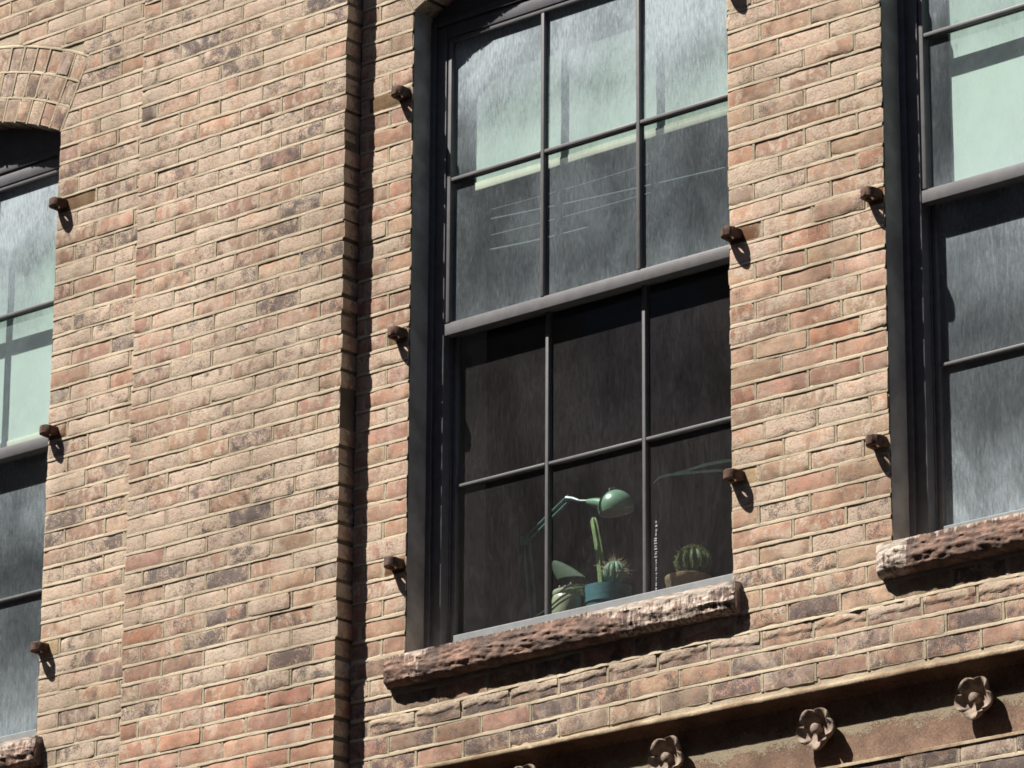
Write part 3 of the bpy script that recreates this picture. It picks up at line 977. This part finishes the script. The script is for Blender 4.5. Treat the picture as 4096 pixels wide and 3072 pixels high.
    def white(x):
        r = x - wx
        base = 0.20
        if kind == 'mid':
            base += 0.33 * math.exp(-((r - 0.085) / 0.045) ** 2)
            base += 0.36 / (1 + math.exp(-(r - 0.86) / 0.05))
            base += 0.10 * math.exp(-((r + 0.03) / 0.04) ** 2)
        elif kind == 'right':
            base += 0.40 if r < 0.085 else 0.09
        else:
            base += 0.30
        return base
    def sill_pt(x, tz, wob=True):
        z = ZSILL_B + (ZSILL_T - ZSILL_B) * tz + (0.012 if kind == 'right' else 0.0)
        up = 1 - tz
        rg = noise.ridged_multi_fractal(Vector((x * 15 + seed, 2.0, z * 34)), 0.9, 2.1, 4, 1.0, 2.0)
        fb = fbm(x, seed, z, 26, 4)
        y = -0.036 - 0.011 * (1 - abs(tz - 0.45) * 1.7) + (rg - 1.0) * 0.0018 - fb * 0.0026 - abs(fbm(x * 0.33 + z * 0.5, seed + 3, z * 1.5, 30, 4)) * 0.0085 + 0.002
        if tz > 0.80:
            y = y * 0.45 + (-0.041) * 0.55 + (1 - tz) * 0.0
        y += 0.012 * max(0, 0.12 - tz) / 0.12
        ex = min(x - x0, x1 - x)
        if ex < 0.03: y += 0.008 * (1 - ex / 0.03) ** 2
        zz = z + (nz(x, seed, 0, 21) * 0.006 + nz(x, seed, 0, 60) * 0.003 if tz == 0 else 0) + (nz(x, seed + 5, 0, 24) * 0.0022 if tz == 1 else 0)
        return (x, y, zz)
    g = []
    for i in range(nxs + 1):
        x = x0 + (x1 - x0) * i / nxs
        wh = white(x)
        col = []
        for j in range(nzs + 1):
            tz = j / nzs
            wv = wh + 0.30 * max(0, (tz - 0.68) / 0.32) ** 1.3
            col.append(s.vert(sill_pt(x, tz), (1, 1, 1, 1), (wv, 0, 0, 1)))
        g.append(col)
    for i in range(nxs):
        for j in range(nzs):
            s.face((g[i][j], g[i + 1][j], g[i + 1][j + 1], g[i][j + 1]))
    bt = [s.vert((s.v[g[i][nzs]][0], 0.127, ZSILL_T + 0.012), (1, 1, 1, 1), (0.7, 0, 0, 1)) for i in range(nxs + 1)]
    bb = [s.vert((s.v[g[i][0]][0], 0.06, ZSILL_B), (1, 1, 1, 1), (0.2, 0, 0, 1)) for i in range(nxs + 1)]
    for i in range(nxs):
        s.face((g[i][nzs], g[i + 1][nzs], bt[i + 1], bt[i])); s.face((g[i + 1][0], g[i][0], bb[i], bb[i + 1]))
    for i, flip in ((0, False), (nxs, True)):
        lp = [g[i][j] for j in range(nzs + 1)] + [bt[i], bb[i]]
        ctr = s.vert((s.v[g[i][0]][0] + (-0.001 if i == 0 else 0.001), 0.01, (ZSILL_T + ZSILL_B) / 2), (1, 1, 1, 1), (0.25, 0, 0, 1))
        for q in range(len(lp)):
            a, b = lp[q], lp[(q + 1) % len(lp)]
            s.face((a, ctr, b) if flip else (b, ctr, a))
    so = s.build('sill', M['stone'], win, 60)
    return win

wins = [make_window(WX[0], 'left', 'sash window beside the pilaster with shade drawn below its meeting rail'),
        make_window(WX[1], 'mid', 'sash window with clear lower panes showing a green lamp and cacti'),
        make_window(WX[2], 'right', 'streaked sash window past the brick pier with one pale sill end')]

# dried drip on the clear lower pane
dr = MB()
z = -0.845
while z > -1.078:
    wd = 0.003 + 0.004 * abs(nz(0, 0, z, 40)) + (0.003 if -0.97 < z < -0.90 else 0)
    h = random.uniform(0.003, 0.009)
    xx = 0.947 + nz(1, 0, z, 18) * 0.003
    dr.box(xx - wd, xx + wd * random.uniform(.4, 1), 0.1465, 0.1488, z - h, z, ch=0.001)
    z -= h + random.uniform(0.0006, 0.006)
dr.build('paint_drip', mat_plain('dried_white_paint', (0.27, 0.27, 0.29), 0.7, 0.6, 160, bump=0.2), wins[1])

# ---------------------------------------------------------------- shutter pintles
def make_pintle(x, z):
    p = MB()
    wv, pr, hh, hr = 0.0275, 0.058, 0.0165, 0.0142
    outl = []
    nn = 18
    cy = -(pr - wv)
    outl.append((x - wv, 0.03)); 
    for i in range(nn + 1):
        a = pi + pi * i / nn
        outl.append((x + wv * cos(a), cy + wv * sin(a)))
    outl.append((x + wv, 0.03))
    hole = [(x + hr * cos(2 * pi * i / 16), cy + hr * sin(2 * pi * i / 16)) for i in range(16)]
    # top and bottom as bridged rings: match outline points to hole points
    def ring(zz, inset):
        o = []
        for (ax, ay) in outl:
            dx, dy = ax - x, ay - cy
            d = sqrt(dx * dx + dy * dy)
            k = (d - inset) / d
            o.append(p.vert((x + dx * k, cy + dy * k, zz + random.gauss(0, 0.0006))))
        return o
    r = [ring(z - hh, 0.003), ring(z - hh + 0.003, 0.0), ring(z + hh - 0.004, 0.0005), ring(z + hh, 0.004)]
    for k in range(3):
        for i in range(len(outl)):
            j = (i + 1) % len(outl)
            p.face((r[k][i], r[k][j], r[k + 1][j], r[k + 1][i]))
    hb = [p.vert((a, b, z - hh)) for a, b in hole]; ht = [p.vert((a, b, z + hh)) for a, b in hole]
    for i in range(16):
        j = (i + 1) % 16
        p.face((hb[j], hb[i], ht[i], ht[j]))
    def cap(outer, inner, top):
        # angular zip between the outer outline and the hole
        oa = [(atan2(p.v[q][1] - cy, p.v[q][0] - x) % (2 * pi), q) for q in outer]
        ia = [(atan2(p.v[q][1] - cy, p.v[q][0] - x) % (2 * pi), q) for q in inner]
        oa.sort(); ia.sort()
        i = j = 0
        no, ni = len(oa), len(ia)
        while i < no or j < ni:
            ao = oa[i % no][0] + (2 * pi if i >= no else 0)
            an = oa[(i + 1) % no][0] + (2 * pi if i + 1 >= no else 0)
            bn = ia[(j + 1) % ni][0] + (2 * pi if j + 1 >= ni else 0)
            if (an <= bn and i < no) or j >= ni:
                p.face((oa[i % no][1], oa[(i + 1) % no][1], ia[j % ni][1])); i += 1
            else:
                p.face((oa[i % no][1], ia[(j + 1) % ni][1], ia[j % ni][1])); j += 1
    cap(r[0], hb, False); cap(r[3], ht, True)
    return p.build('shutter_pintle', M['pintle'], bld, 40)

for wx in WX:
    for n in PINTLE_ROWS:
        for x in (wx - 0.034, wx + OW + 0.024):
            z = -n * COURSE - COURSE / 2 + warp(x) + 0.002
            make_pintle(x, z)

# ---------------------------------------------------------------- steel beam with rosettes
bm_ = MB()
x0, x1 = PR + 0.001, XR
WY = 0.052
def strip(pts, mi, nseg=160, jit=0.0):
    rows = []
    for i in range(nseg + 1):
        x = x0 + (x1 - x0) * i / nseg
        rows.append([bm_.vert((x, y + nz(x, q, z, 30) * jit, z + nz(x, q + 4, z, 26) * jit)) for q, (y, z) in enumerate(pts)])
    for i in range(nseg):
        for q in range(len(pts) - 1):
            bm_.face((rows[i][q], rows[i + 1][q], rows[i + 1][q + 1], rows[i][q + 1]), mi)
strip([(0.03, BEAM_T - 0.001), (-0.004, BEAM_T - 0.0015), (-0.0055, BEAM_T - 0.004), (-0.0055, BEAM_T - 0.0155), (-0.003, BEAM_T - 0.0185)], 1, 220, 0.0012)
strip([(-0.003, BEAM_T - 0.0185), (0.036, BEAM_T - 0.024), (0.047, BEAM_T - 0.028), (WY, BEAM_T - 0.040)], 0)
strip([(WY, BEAM_T - 0.040), (WY, BEAM_B + 0.030), (0.046, BEAM_B + 0.018), (0.0, BEAM_B + 0.0125)], 0)
strip([(0.0, BEAM_B + 0.0125), (-0.004, BEAM_B + 0.0105), (-0.0045, BEAM_B + 0.002), (0.03, BEAM_B + 0.0005)], 1, 220, 0.001)
beam = bm_.build('steel_beam', [M['beam'], M['beam_edge']], bld, 50)

def make_rosette(cx, cz, rot):
    """five thick cupped petals curling forward round a stub bolt, on a small boss"""
    r_ = MB()
    ns, nt_ = 18, 14
    for p in range(5):
        ac = rot + p * 2 * pi / 5 + random.gauss(0, 0.05)
        er = Vector((cos(ac), 0, sin(ac))); et = Vector((-sin(ac), 0, cos(ac)))
        ln = 0.058 * random.uniform(0.95, 1.05); wd = 0.0325 * random.uniform(0.95, 1.06)
        top, bot = [], []
        for j in range(nt_ + 1):
            t = j / nt_
            rt, rb = [], []
            for i in range(ns + 1):
                q = 2 * i / ns - 1
                w_ = wd * sqrt(max(0.0, sin(pi * (0.10 + 0.62 * t)))) * (1 - 0.10 * t)
                # rounded outer end
                rr = 0.012 + ln * t * (1 - 0.36 * abs(q) ** 2.2 * t)
                f = 0.010 + 0.036 * t ** 1.7 + 0.010 * abs(q) ** 2.2 * (0.4 + 0.6 * t)
                edge = max(abs(q), t)
                th = 0.0145 * sqrt(max(0.0, 1 - max(0.0, (edge - 0.72) / 0.28) ** 2.2)) + 0.0012
                base = Vector((cx, WY - f, cz)) + er * rr + et * (w_ * q)
                n_ = nz(base.x, 1, base.z, 80) * 0.0011
                nrm = Vector((0, -1, 0)) * 0.62 - er * (0.62 * t) - et * (q * 0.35)
                nrm.normalize()
                rt.append(r_.vert(base + nrm * (th * 0.5 + n_)))
                rb.append(r_.vert(base - nrm * (th * 0.5)))
            top.append(rt); bot.append(rb)
        for j in range(nt_):
            for i in range(ns):
                r_.face((top[j][i], top[j][i + 1], top[j + 1][i + 1], top[j + 1][i]))
                r_.face((bot[j][i + 1], bot[j][i], bot[j + 1][i], bot[j + 1][i + 1]))
        for j in range(nt_):
            r_.face((top[j][0], top[j + 1][0], bot[j + 1][0], bot[j][0]))
            r_.face((top[j + 1][ns], top[j][ns], bot[j][ns], bot[j + 1][ns]))
        for i in range(ns):
            r_.face((top[nt_][i], top[nt_][i + 1], bot[nt_][i + 1], bot[nt_][i]))
            r_.face((top[0][i + 1], top[0][i], bot[0][i], bot[0][i + 1]))
    b0 = len(r_.v)
    r_.lathe([(0.0, -0.020), (0.022, -0.019), (0.027, -0.012), (0.029, 0.0), (0.029, 0.004)], 0, 0, 0, 24,
             axis=Matrix(((1, 0, 0), (0, 0, 1), (0, 1, 0))))
    for i in range(b0, len(r_.v)):
        x, y, z = r_.v[i]
        r_.v[i] = (cx + x, WY + y, cz + z)
    o = r_.build('rosette', M['rosette'], beam, 55)
    b = MB()
    b.lathe([(0.0, -0.050), (0.010, -0.050), (0.0155, -0.046), (0.0165, -0.038), (0.0135, -0.012), (0.019, -0.010), (0.019, 0.0)], 0, 0, 0, 20,
            axis=Matrix(((1, 0, 0), (0, 0, 1), (0, 1, 0))))
    b.v = [(cx + x, WY - 0.0 + y, cz + z) for x, y, z in b.v]
    b.mi = b.mi
    bo = b.build('rosette_bolt', M['rosette'], beam, 40)
    return o

for i, cx in enumerate((-0.07, 0.51, 1.088, 1.668, 2.252, 2.835, 3.42)):
    if 0.3 < cx < 2.6:
        make_rosette(cx, -1.677, radians(53 + random.uniform(-4, 4)))

# ---------------------------------------------------------------- roller shades behind the upper sashes
def make_shade(x0, x1, z0, z1, label):
    t = thing('roller_shade', label, 'window shade', ((x0 + x1) / 2, 0.1625, z0), 'roller shades in the windows')
    f = MB()
    n = 36
    g = []
    cxm = (x0 + x1) / 2
    for i in range(n + 1):
        x = x0 + (x1 - x0) * i / n
        g.append([f.vert((x - cxm, nz(x, 0, 0.3 * j, 2.5) * 0.0015, 0.030 + (z1 - z0 - 0.030) * j / 8)) for j in range(9)])
    for i in range(n):
        for j in range(8):
            f.face((g[i][j], g[i + 1][j], g[i + 1][j + 1], g[i][j + 1]))
    f.build('shade_cloth', M['shade'], t, 60)
    h = MB()
    h.box(x0 - cxm, x1 - cxm, -0.003, 0.003, 0.0, 0.0298, ch=0.002)
    h.build('hem_bar', M['hem'], t, 40)
make_shade(WX[1] + 0.148, WX[1] + 1.30, 0.494, 1.12, 'pale green roller shade half lowered above the desk lamp window')
make_shade(WX[0] + 0.148, WX[0] + 1.30, 0.030, 1.12, 'pale green roller shade drawn down in the window left of the pilaster')
make_shade(WX[2] + 0.148, WX[2] + 1.30, -0.02, 1.12, 'pale green roller shade drawn down in the window right of the pier')

# unidentified pale lines behind the upper middle sash, built as thin tubes
cm = mat_plain('pale_line_tube', (0.075, 0.095, 0.10), 0.8, 0.1, 40, bump=0)
for (xa, za, xb, zb, r, lab) in ((0.235, 0.402, 0.93, 0.398, 0.0016, 'thin pale line just under the shade hem, topmost of four'),
                            (0.235, 0.367, 1.24, 0.304, 0.0034, 'longest pale line crossing all three upper panes'),
                            (0.235, 0.308, 0.93, 0.293, 0.0024, 'third pale line down behind the streaked upper panes'),
                            (0.236, 0.255, 0.66, 0.234, 0.0042, 'thick short pale line, lowest behind the upper panes')):
    c = MB()
    pts = [(xa + (xb - xa) * q / 14, 0.150, za + (zb - za) * q / 14 - 0.004 * sin(pi * q / 14)) for q in range(15)]
    c.tube(pts, r * 1.3, 8)
    tag(c.build('pale_line', cm, None, 60), lab, 'pale_line', 'pale lines behind the upper panes')

# ---------------------------------------------------------------- things on the ledge
LZ = -1.10
GREEN = mat_plain('green_enamel', (0.15, 0.26, 0.18), 0.3, 0.05, 20, spec=0.7, bump=0)
ENAMEL_IN = mat_plain('pale_lamp_lining', (0.30, 0.33, 0.25), 0.6, 0.08, 20, bump=0)
TEAL_ARM = mat_plain('teal_lamp_arm', (0.055, 0.15, 0.14), 0.5, 0.1, 40, spec=0.4, bump=0)
CHROME = mat_plain('chrome', (0.16, 0.17, 0.18), 0.5, 0.05, 20, metal=1.0, bump=0)

lamp = thing('desk_lamp', 'green domed desk lamp on a jointed arm behind the clear lower panes', 'lamp', (0.262, 0.36, LZ))
lo = Vector((0.262, 0.36, LZ))
def rel(p): return tuple(Vector(p) - lo)
b = MB(); b.lathe([(0.0, 0.0), (0.075, 0.0), (0.078, 0.008), (0.072, 0.022), (0.02, 0.028), (0.014, 0.05), (0.0, 0.05)], 0, 0, 0, 36)
b.build('base', TEAL_ARM, lamp, 40)
a = MB()
for dx in (-0.014, 0.014):
    a.tube([rel((0.258 + dx * .9, 0.36, LZ + 0.05)), rel((0.238 + dx, 0.345, -0.74))], 0.0042, 8)
a.build('lower_arm', TEAL_ARM, lamp, 60)
a = MB()
for dz in (-0.011, 0.011):
    a.tube([rel((0.232, 0.345, -0.728 + dz)), rel((0.425, 0.335, -0.622 + dz))], 0.0042, 8)
a.box(*[v for k in range(3) for v in (rel((0.215, 0.335, -0.745))[k], rel((0.25, 0.355, -0.712))[k])], ch=0.003)
a.build('upper_arm', TEAL_ARM, lamp, 60)
a = MB()
a.tube([rel((0.418, 0.335, -0.622)), rel((0.445, 0.335, -0.628)), rel((0.472, 0.335, -0.640))], [0.011, 0.009, 0.007], 10)
a.tube([rel((0.470, 0.335, -0.640)), rel((0.515, 0.333, -0.650))], 0.006, 10)
a.build('joint', CHROME, lamp, 50)
tilt = Matrix.Rotation(radians(-7), 3, 'Y') @ Matrix.Rotation(radians(6), 3, 'X')
dome_c = rel((0.634, 0.33, -0.696))
d = MB()
Rd = 0.0605
prof = [(Rd * cos(radians(t)), Rd * sin(radians(t))) for t in range(-14, 90, 5)] + [(0.002, Rd)]
d.lathe(prof, *dome_c, 48, axis=tilt)
d.tube([rel((0.512, 0.333, -0.651)), rel((0.550, 0.332, -0.662)), rel((0.588, 0.331, -0.676))], [0.010, 0.017, 0.019], 14)
d.build('lamp_shade', GREEN, lamp, 50)
d = MB()
prof = [(Rd * 0.971, -0.0147), (Rd * 0.955, -0.0140)] + [((Rd - 0.003) * cos(radians(t)), (Rd - 0.003) * sin(radians(t))) for t in range(-10, 90, 6)]
d.lathe(prof, *dome_c, 48, axis=tilt)
d.lathe([(0.0, 0.012), (0.018, 0.016), (0.024, 0.03), (0.018, 0.048), (0.012, 0.07)], *dome_c, 20, axis=tilt)
d.build('shade_lining', ENAMEL_IN, lamp, 50)

CACT = mat_plain('cactus_skin', (0.04, 0.065, 0.022), 0.6, 0.25, 60, spec=0.3, bump=0.2)
CACT_PALE = mat_plain('pale_cactus_skin', (0.13, 0.21, 0.15), 0.6, 0.3, 45, spec=0.3, bump=0.2)
STALK = mat_plain('pale_cactus_stalk', (0.17, 0.24, 0.09), 0.6, 0.3, 45, spec=0.3, bump=0.2)
PAD = mat_plain('dark_cactus_pad', (0.011, 0.028, 0.007), 0.7, 0.3, 50, spec=0.3, bump=0.2)
SPINE = mat_plain('cactus_spine', (0.42, 0.34, 0.22), 0.7, 0.2, 100, bump=0)
YSPINE = mat_plain('yellow_rib_spines', (0.22, 0.26, 0.08), 0.7, 0.2, 100, bump=0)

# planter with mixed cacti
px, pyy = 0.634, 0.285
pl = thing('cactus_planter', 'teal ribbed pot of mixed cacti and strap leaves below the green lamp', 'potted plant', (px, pyy, LZ))
po = Vector((px, pyy, LZ))
q = MB()
q.lathe([(0.0, 0.0), (0.060, 0.0), (0.067, 0.01), (0.073, 0.045), (0.074, 0.058), (0.078, 0.061), (0.078, 0.068), (0.081, 0.105), (0.081, 0.116), (0.076, 0.117), (0.074, 0.106), (0.0, 0.104)], 0, 0, 0, 56)
q.build('pot', mat_plain('teal_glazed_pot', (0.045, 0.13, 0.155), 0.5, 0.2, 25, spec=0.5, bump=0.1, stretch=(1, 1, 8)), pl, 40)
def prel(p): return Vector(p) - po
s = MB()
path = [prel((0.598, 0.312, -0.99)), prel((0.594, 0.310, -0.93)), prel((0.585, 0.308, -0.86)), prel((0.573, 0.306, -0.79)), prel((0.562, 0.304, -0.735)), prel((0.560, 0.304, -0.722))]
rings = []
for kk, p in enumerate(path):
    r = [0.0145, 0.0135, 0.0115, 0.011, 0.0105, 0.005][kk]
    rings.append([s.vert((p.x + r * (1 + 0.28 * cos(5 * t * 2 * pi / 40)) * cos(2 * pi * t / 40), p.y + r * (1 + 0.28 * cos(5 * t * 2 * pi / 40)) * sin(2 * pi * t / 40), p.z)) for t in range(40)])
for kk in range(len(path) - 1):
    for t in range(40):
        s.face((rings[kk][t], rings[kk][(t + 1) % 40], rings[kk + 1][(t + 1) % 40], rings[kk + 1][t]))
s.face(rings[-1])
s.build('cactus_stalk', STALK, pl, 60)
def ball(c, R_, ribs, amp, sq=1.0):
    m_ = MB()
    prof = [(R_ * cos(radians(t)), R_ * sq * sin(radians(t))) for t in range(-75, 90, 7)] + [(R_ * 0.02, R_ * sq * 0.96)]
    m_.lathe(prof, c[0], c[1], c[2], ribs * 8, ribs=ribs, ribamp=amp)
    return m_
bc = prel((0.668, 0.280, -0.938))
bl = ball(bc, 0.036, 11, 0.22, 1.1)
bo = bl.build('cactus_ball', CACT_PALE, pl, 60)
sp = MB()
for k in range(170):
    a = (2 * pi / 11) * random.randrange(11) + random.gauss(0, .05); t = radians(random.uniform(-25, 88))
    d_ = Vector((cos(t) * cos(a), cos(t) * sin(a), sin(t)))
    p0 = bc + d_ * 0.037
    p1 = p0 + (d_ + Vector((random.gauss(0, .5), random.gauss(0, .5), random.gauss(0, .5)))) * random.uniform(0.010, 0.022)
    sp.tube([p0, p1], [0.0009, 0.0003], 4)
sp.build('spines', SPINE, bo)
pd_ = MB()
tip, base_ = prel((0.349, 0.345, -0.828)), prel((0.560, 0.325, -0.985))
ax = (base_ - tip); L = ax.length; ax.normalize()
nr_ = Vector((0.05, -0.98, 0.2)); sd_ = ax.cross(nr_).normalized(); nr_ = sd_.cross(ax).normalized()
ringz = []
for i in range(25):
    t = i / 24
    wv = 0.036 * (sin(pi * min(1, t * 0.93 + 0.035)) ** 0.62)
    th = 0.007 * (sin(pi * min(1, t * 0.93 + 0.035)) ** 0.5)
    c0 = tip + ax * (L * t) + sd_ * (0.010 * sin(pi * t))
    ringz.append([pd_.vert(c0 + sd_ * wv * cos(2 * pi * j / 20) + nr_ * th * sin(2 * pi * j / 20)) for j in range(20)])
for i in range(24):
    for j in range(20):
        pd_.face((ringz[i][j], ringz[i][(j + 1) % 20], ringz[i + 1][(j + 1) % 20], ringz[i + 1][j]))
pd_.face(ringz[0]); pd_.face(ringz[-1][::-1])
pd_.build('cactus_pad', PAD, pl, 60)
lf = MB()
LEAF = mat_plain('pale_strap_leaf', (0.20, 0.26, 0.13), 0.55, 0.3, 40, spec=0.3, bump=0.1)
def leaf(mb, pts, wid, up=Vector((0, -0.35, 0.93))):
    pts = [Vector(p) for p in pts]
    n = len(pts); rows = []
    for k, p in enumerate(pts):
        d = (pts[min(k + 1, n - 1)] - pts[max(0, k - 1)]).normalized()
        sv = d.cross(up).normalized()
        wv = wid * (sin(pi * (0.18 + 0.80 * k / (n - 1)))) ** 0.7
        nv = sv.cross(d)
        rows.append([mb.vert(p - sv * wv + nv * wv * .35), mb.vert(p - nv * 0.002), mb.vert(p + sv * wv + nv * wv * .35), mb.vert(p - nv * 0.0035)])
    for k in range(n - 1):
        for j in range(4):
            mb.face((rows[k][j], rows[k][(j + 1) % 4], rows[k + 1][(j + 1) % 4], rows[k + 1][j]))
    mb.face(rows[0]); mb.face(rows[-1][::-1])
for (p3, wv) in (([(0.60, 0.235, -0.985), (0.565, 0.20, -0.992), (0.52, 0.185, -1.015), (0.47, 0.178, -1.045), (0.41, 0.175, -1.065)], 0.008),
                ([(0.61, 0.235, -0.988), (0.56, 0.196, -1.012), (0.515, 0.182, -1.035), (0.46, 0.178, -1.065), (0.43, 0.176, -1.08)], 0.007),
                ([(0.60, 0.23, -0.982), (0.57, 0.20, -0.979), (0.54, 0.185, -0.985), (0.515, 0.18, -0.998)], 0.010)):
    lf.v
    leaf(lf, [prel(p) for p in p3], wv)
lf.build('strap_leaf', LEAF, pl, 40)

# jar
jx, jy = 0.490, 0.248
jar = thing('storage_jar', 'cream ceramic jar with metal lid clip beside the teal cactus pot', 'jar', (jx, jy, LZ))
q = MB()
q.lathe([(0.0, 0.0), (0.042, 0.0), (0.048, 0.008), (0.049, 0.092), (0.046, 0.104), (0.0435, 0.107), (0.0455, 0.110), (0.047, 0.117), (0.045, 0.124), (0.040, 0.127), (0.0, 0.128)], 0, 0, 0, 44)
q.build('jar_body', mat_plain('cream_glaze', (0.34, 0.35, 0.25), 0.25, 0.08, 20, spec=0.6, bump=0), jar, 40)
q = MB()
for dx in (-0.02, 0.004, 0.028):
    q.lathe([(0.0, 0.0), (0.004, 0.001), (0.006, 0.007), (0.004, 0.013), (0.0, 0.014)], dx, -0.01, 0.128 + abs(dx) * .2, 14)
q.tube([(-0.02, -0.01, 0.134), (-0.008, -0.01, 0.14), (0.004, -0.01, 0.136), (0.016, -0.01, 0.141), (0.028, -0.01, 0.14)], 0.0016, 6)
q.build('lid_clip', CHROME, jar, 50)

# barrel cactus
kx, ky = 0.968, 0.287
kb = thing('barrel_cactus', 'round ribbed barrel cactus in a low terracotta pot beside the brick pier', 'potted plant', (kx, ky, LZ))
q = MB()
q.lathe([(0.0, 0.0), (0.062, 0.0), (0.068, 0.01), (0.073, 0.072), (0.0755, 0.075), (0.076, 0.092), (0.072, 0.094), (0.069, 0.084), (0.0, 0.082)], 0, 0, 0, 48)
q.build('pot', mat_plain('terracotta', (0.27, 0.18, 0.10), 0.85, 0.2, 20, bump=0.2), kb, 40)
bc = Vector((0.024, -0.004, 0.138))
bl = ball(bc, 0.051, 13, 0.32, 0.95)
bo = bl.build('cactus_ball', CACT, kb, 60)
sp = MB()
for k in range(13):
    a = 2 * pi * k / 13
    for t in range(-30, 89, 4):
        tt = radians(t)
        d_ = Vector((cos(tt) * cos(a), cos(tt) * sin(a), 0.95 * sin(tt)))
        p0 = bc + d_ * 0.051 * 1.12
        for _ in range(3):
            p1 = p0 + (d_ * 0.7 + Vector((random.gauss(0, .6), random.gauss(0, .6), random.gauss(0, .6)))) * random.uniform(0.003, 0.007)
            sp.tube([p0, p1], [0.0010, 0.0004], 4)
sp.build('spines', YSPINE, bo)

# unidentified pale green strip, built as leaves of a plant added behind the pier
hx, hy = 1.30, 0.42
hp = thing('pale_green_strip', 'long thin pale green strip arching in from behind the brick pier, built as a leaf', 'potted plant', (hx, hy, LZ))
ho = Vector((hx, hy, LZ))
q = MB()
q.lathe([(0.0, 0.0), (0.06, 0.0), (0.075, 0.12), (0.078, 0.13), (0.072, 0.13), (0.0, 0.12)], 0, 0, 0, 32)
q.build('pot', mat_plain('grey_pot', (0.2, 0.2, 0.19), 0.8, 0.2, 20), hp, 40)  # unseen pot, added only to hold the leaf-shaped strip
q = MB()
l1 = [(1.30, 0.42, -0.99), (1.295, 0.40, -0.84), (1.27, 0.37, -0.72), (1.21, 0.34, -0.655), (1.12, 0.31, -0.637), (1.04, 0.30, -0.636), (0.96, 0.295, -0.641), (0.91, 0.29, -0.640)]
leaf(q, [Vector(p) - ho for p in l1], 0.014, Vector((0, -0.1, 0.99)))
l2 = [(1.31, 0.43, -0.99), (1.30, 0.42, -0.80), (1.22, 0.38, -0.69), (1.06, 0.34, -0.65), (0.93, 0.315, -0.640), (0.875, 0.305, -0.6375), (0.84, 0.30, -0.640), (0.815, 0.298, -0.654)]
leaf(q, [Vector(p) - ho for p in l2], 0.010, Vector((0, -0.1, 0.99)))
q.build('leaf', mat_plain('sea_green_strip', (0.19, 0.36, 0.29), 0.5, 0.2, 40, bump=0.05), hp, 40)

# ---------------------------------------------------------------- street, and an unseen building added across it to cut sky light
gm = mat_plain('street_asphalt', (0.06, 0.058, 0.056), 0.9, 0.25, 2, bump=0.3, bscale=60)
pm = mat_plain('concrete_pavement', (0.11, 0.105, 0.10), 0.9, 0.15, 2, bump=0.3, bscale=60)
g = MB(); g.quad((-300, -300, -6.85), (300, -300, -6.85), (300, 300, -6.85), (-300, 300, -6.85))
o = g.build('ground', gm); o['kind'] = 'structure'
g = MB(); g.box(-60, 60, -3.6, -0.02, -6.90, -6.70)
o = g.build('pavement', pm); o['kind'] = 'structure'
g = MB(); g.box(-60, 60, -16.5, -13.5, -6.90, -6.70)
o = g.build('pavement', pm); o['kind'] = 'structure'

ob = thing('added_street_block', 'unseen dark brick block added across the street to cut sky light and darken reflections', 'building', (0, -16.5, -6.7))
k = NT('dark_brickwork')
v = k.pos()
col = k.mix(k.step(k.noise(v, 1.2, 5), 0.3, 0.7), rgba(0.10, 0.065, 0.052), rgba(0.17, 0.12, 0.095))
DB = k.end(k.bsdf(col, 0.9))
q = MB(); q.box(-45, 110, -12, 0, 0, 32.0); q.build('wall', DB, ob)
q = MB(); q.box(-45.3, 110.3, 0.004, 0.5, 31.2, 32.3); q.build('cornice', M['beam_edge'], ob)
q = MB()
for fl in range(7):
    for i in range(50):
        x = -43 + i * 3.0
        q.box(x, x + 1.3, -0.2, 0.006, 1.2 + fl * 4.0, 3.4 + fl * 4.0)
wo_ = q.build('window', M['paint_dark'], ob); wo_['kind'] = 'stuff'
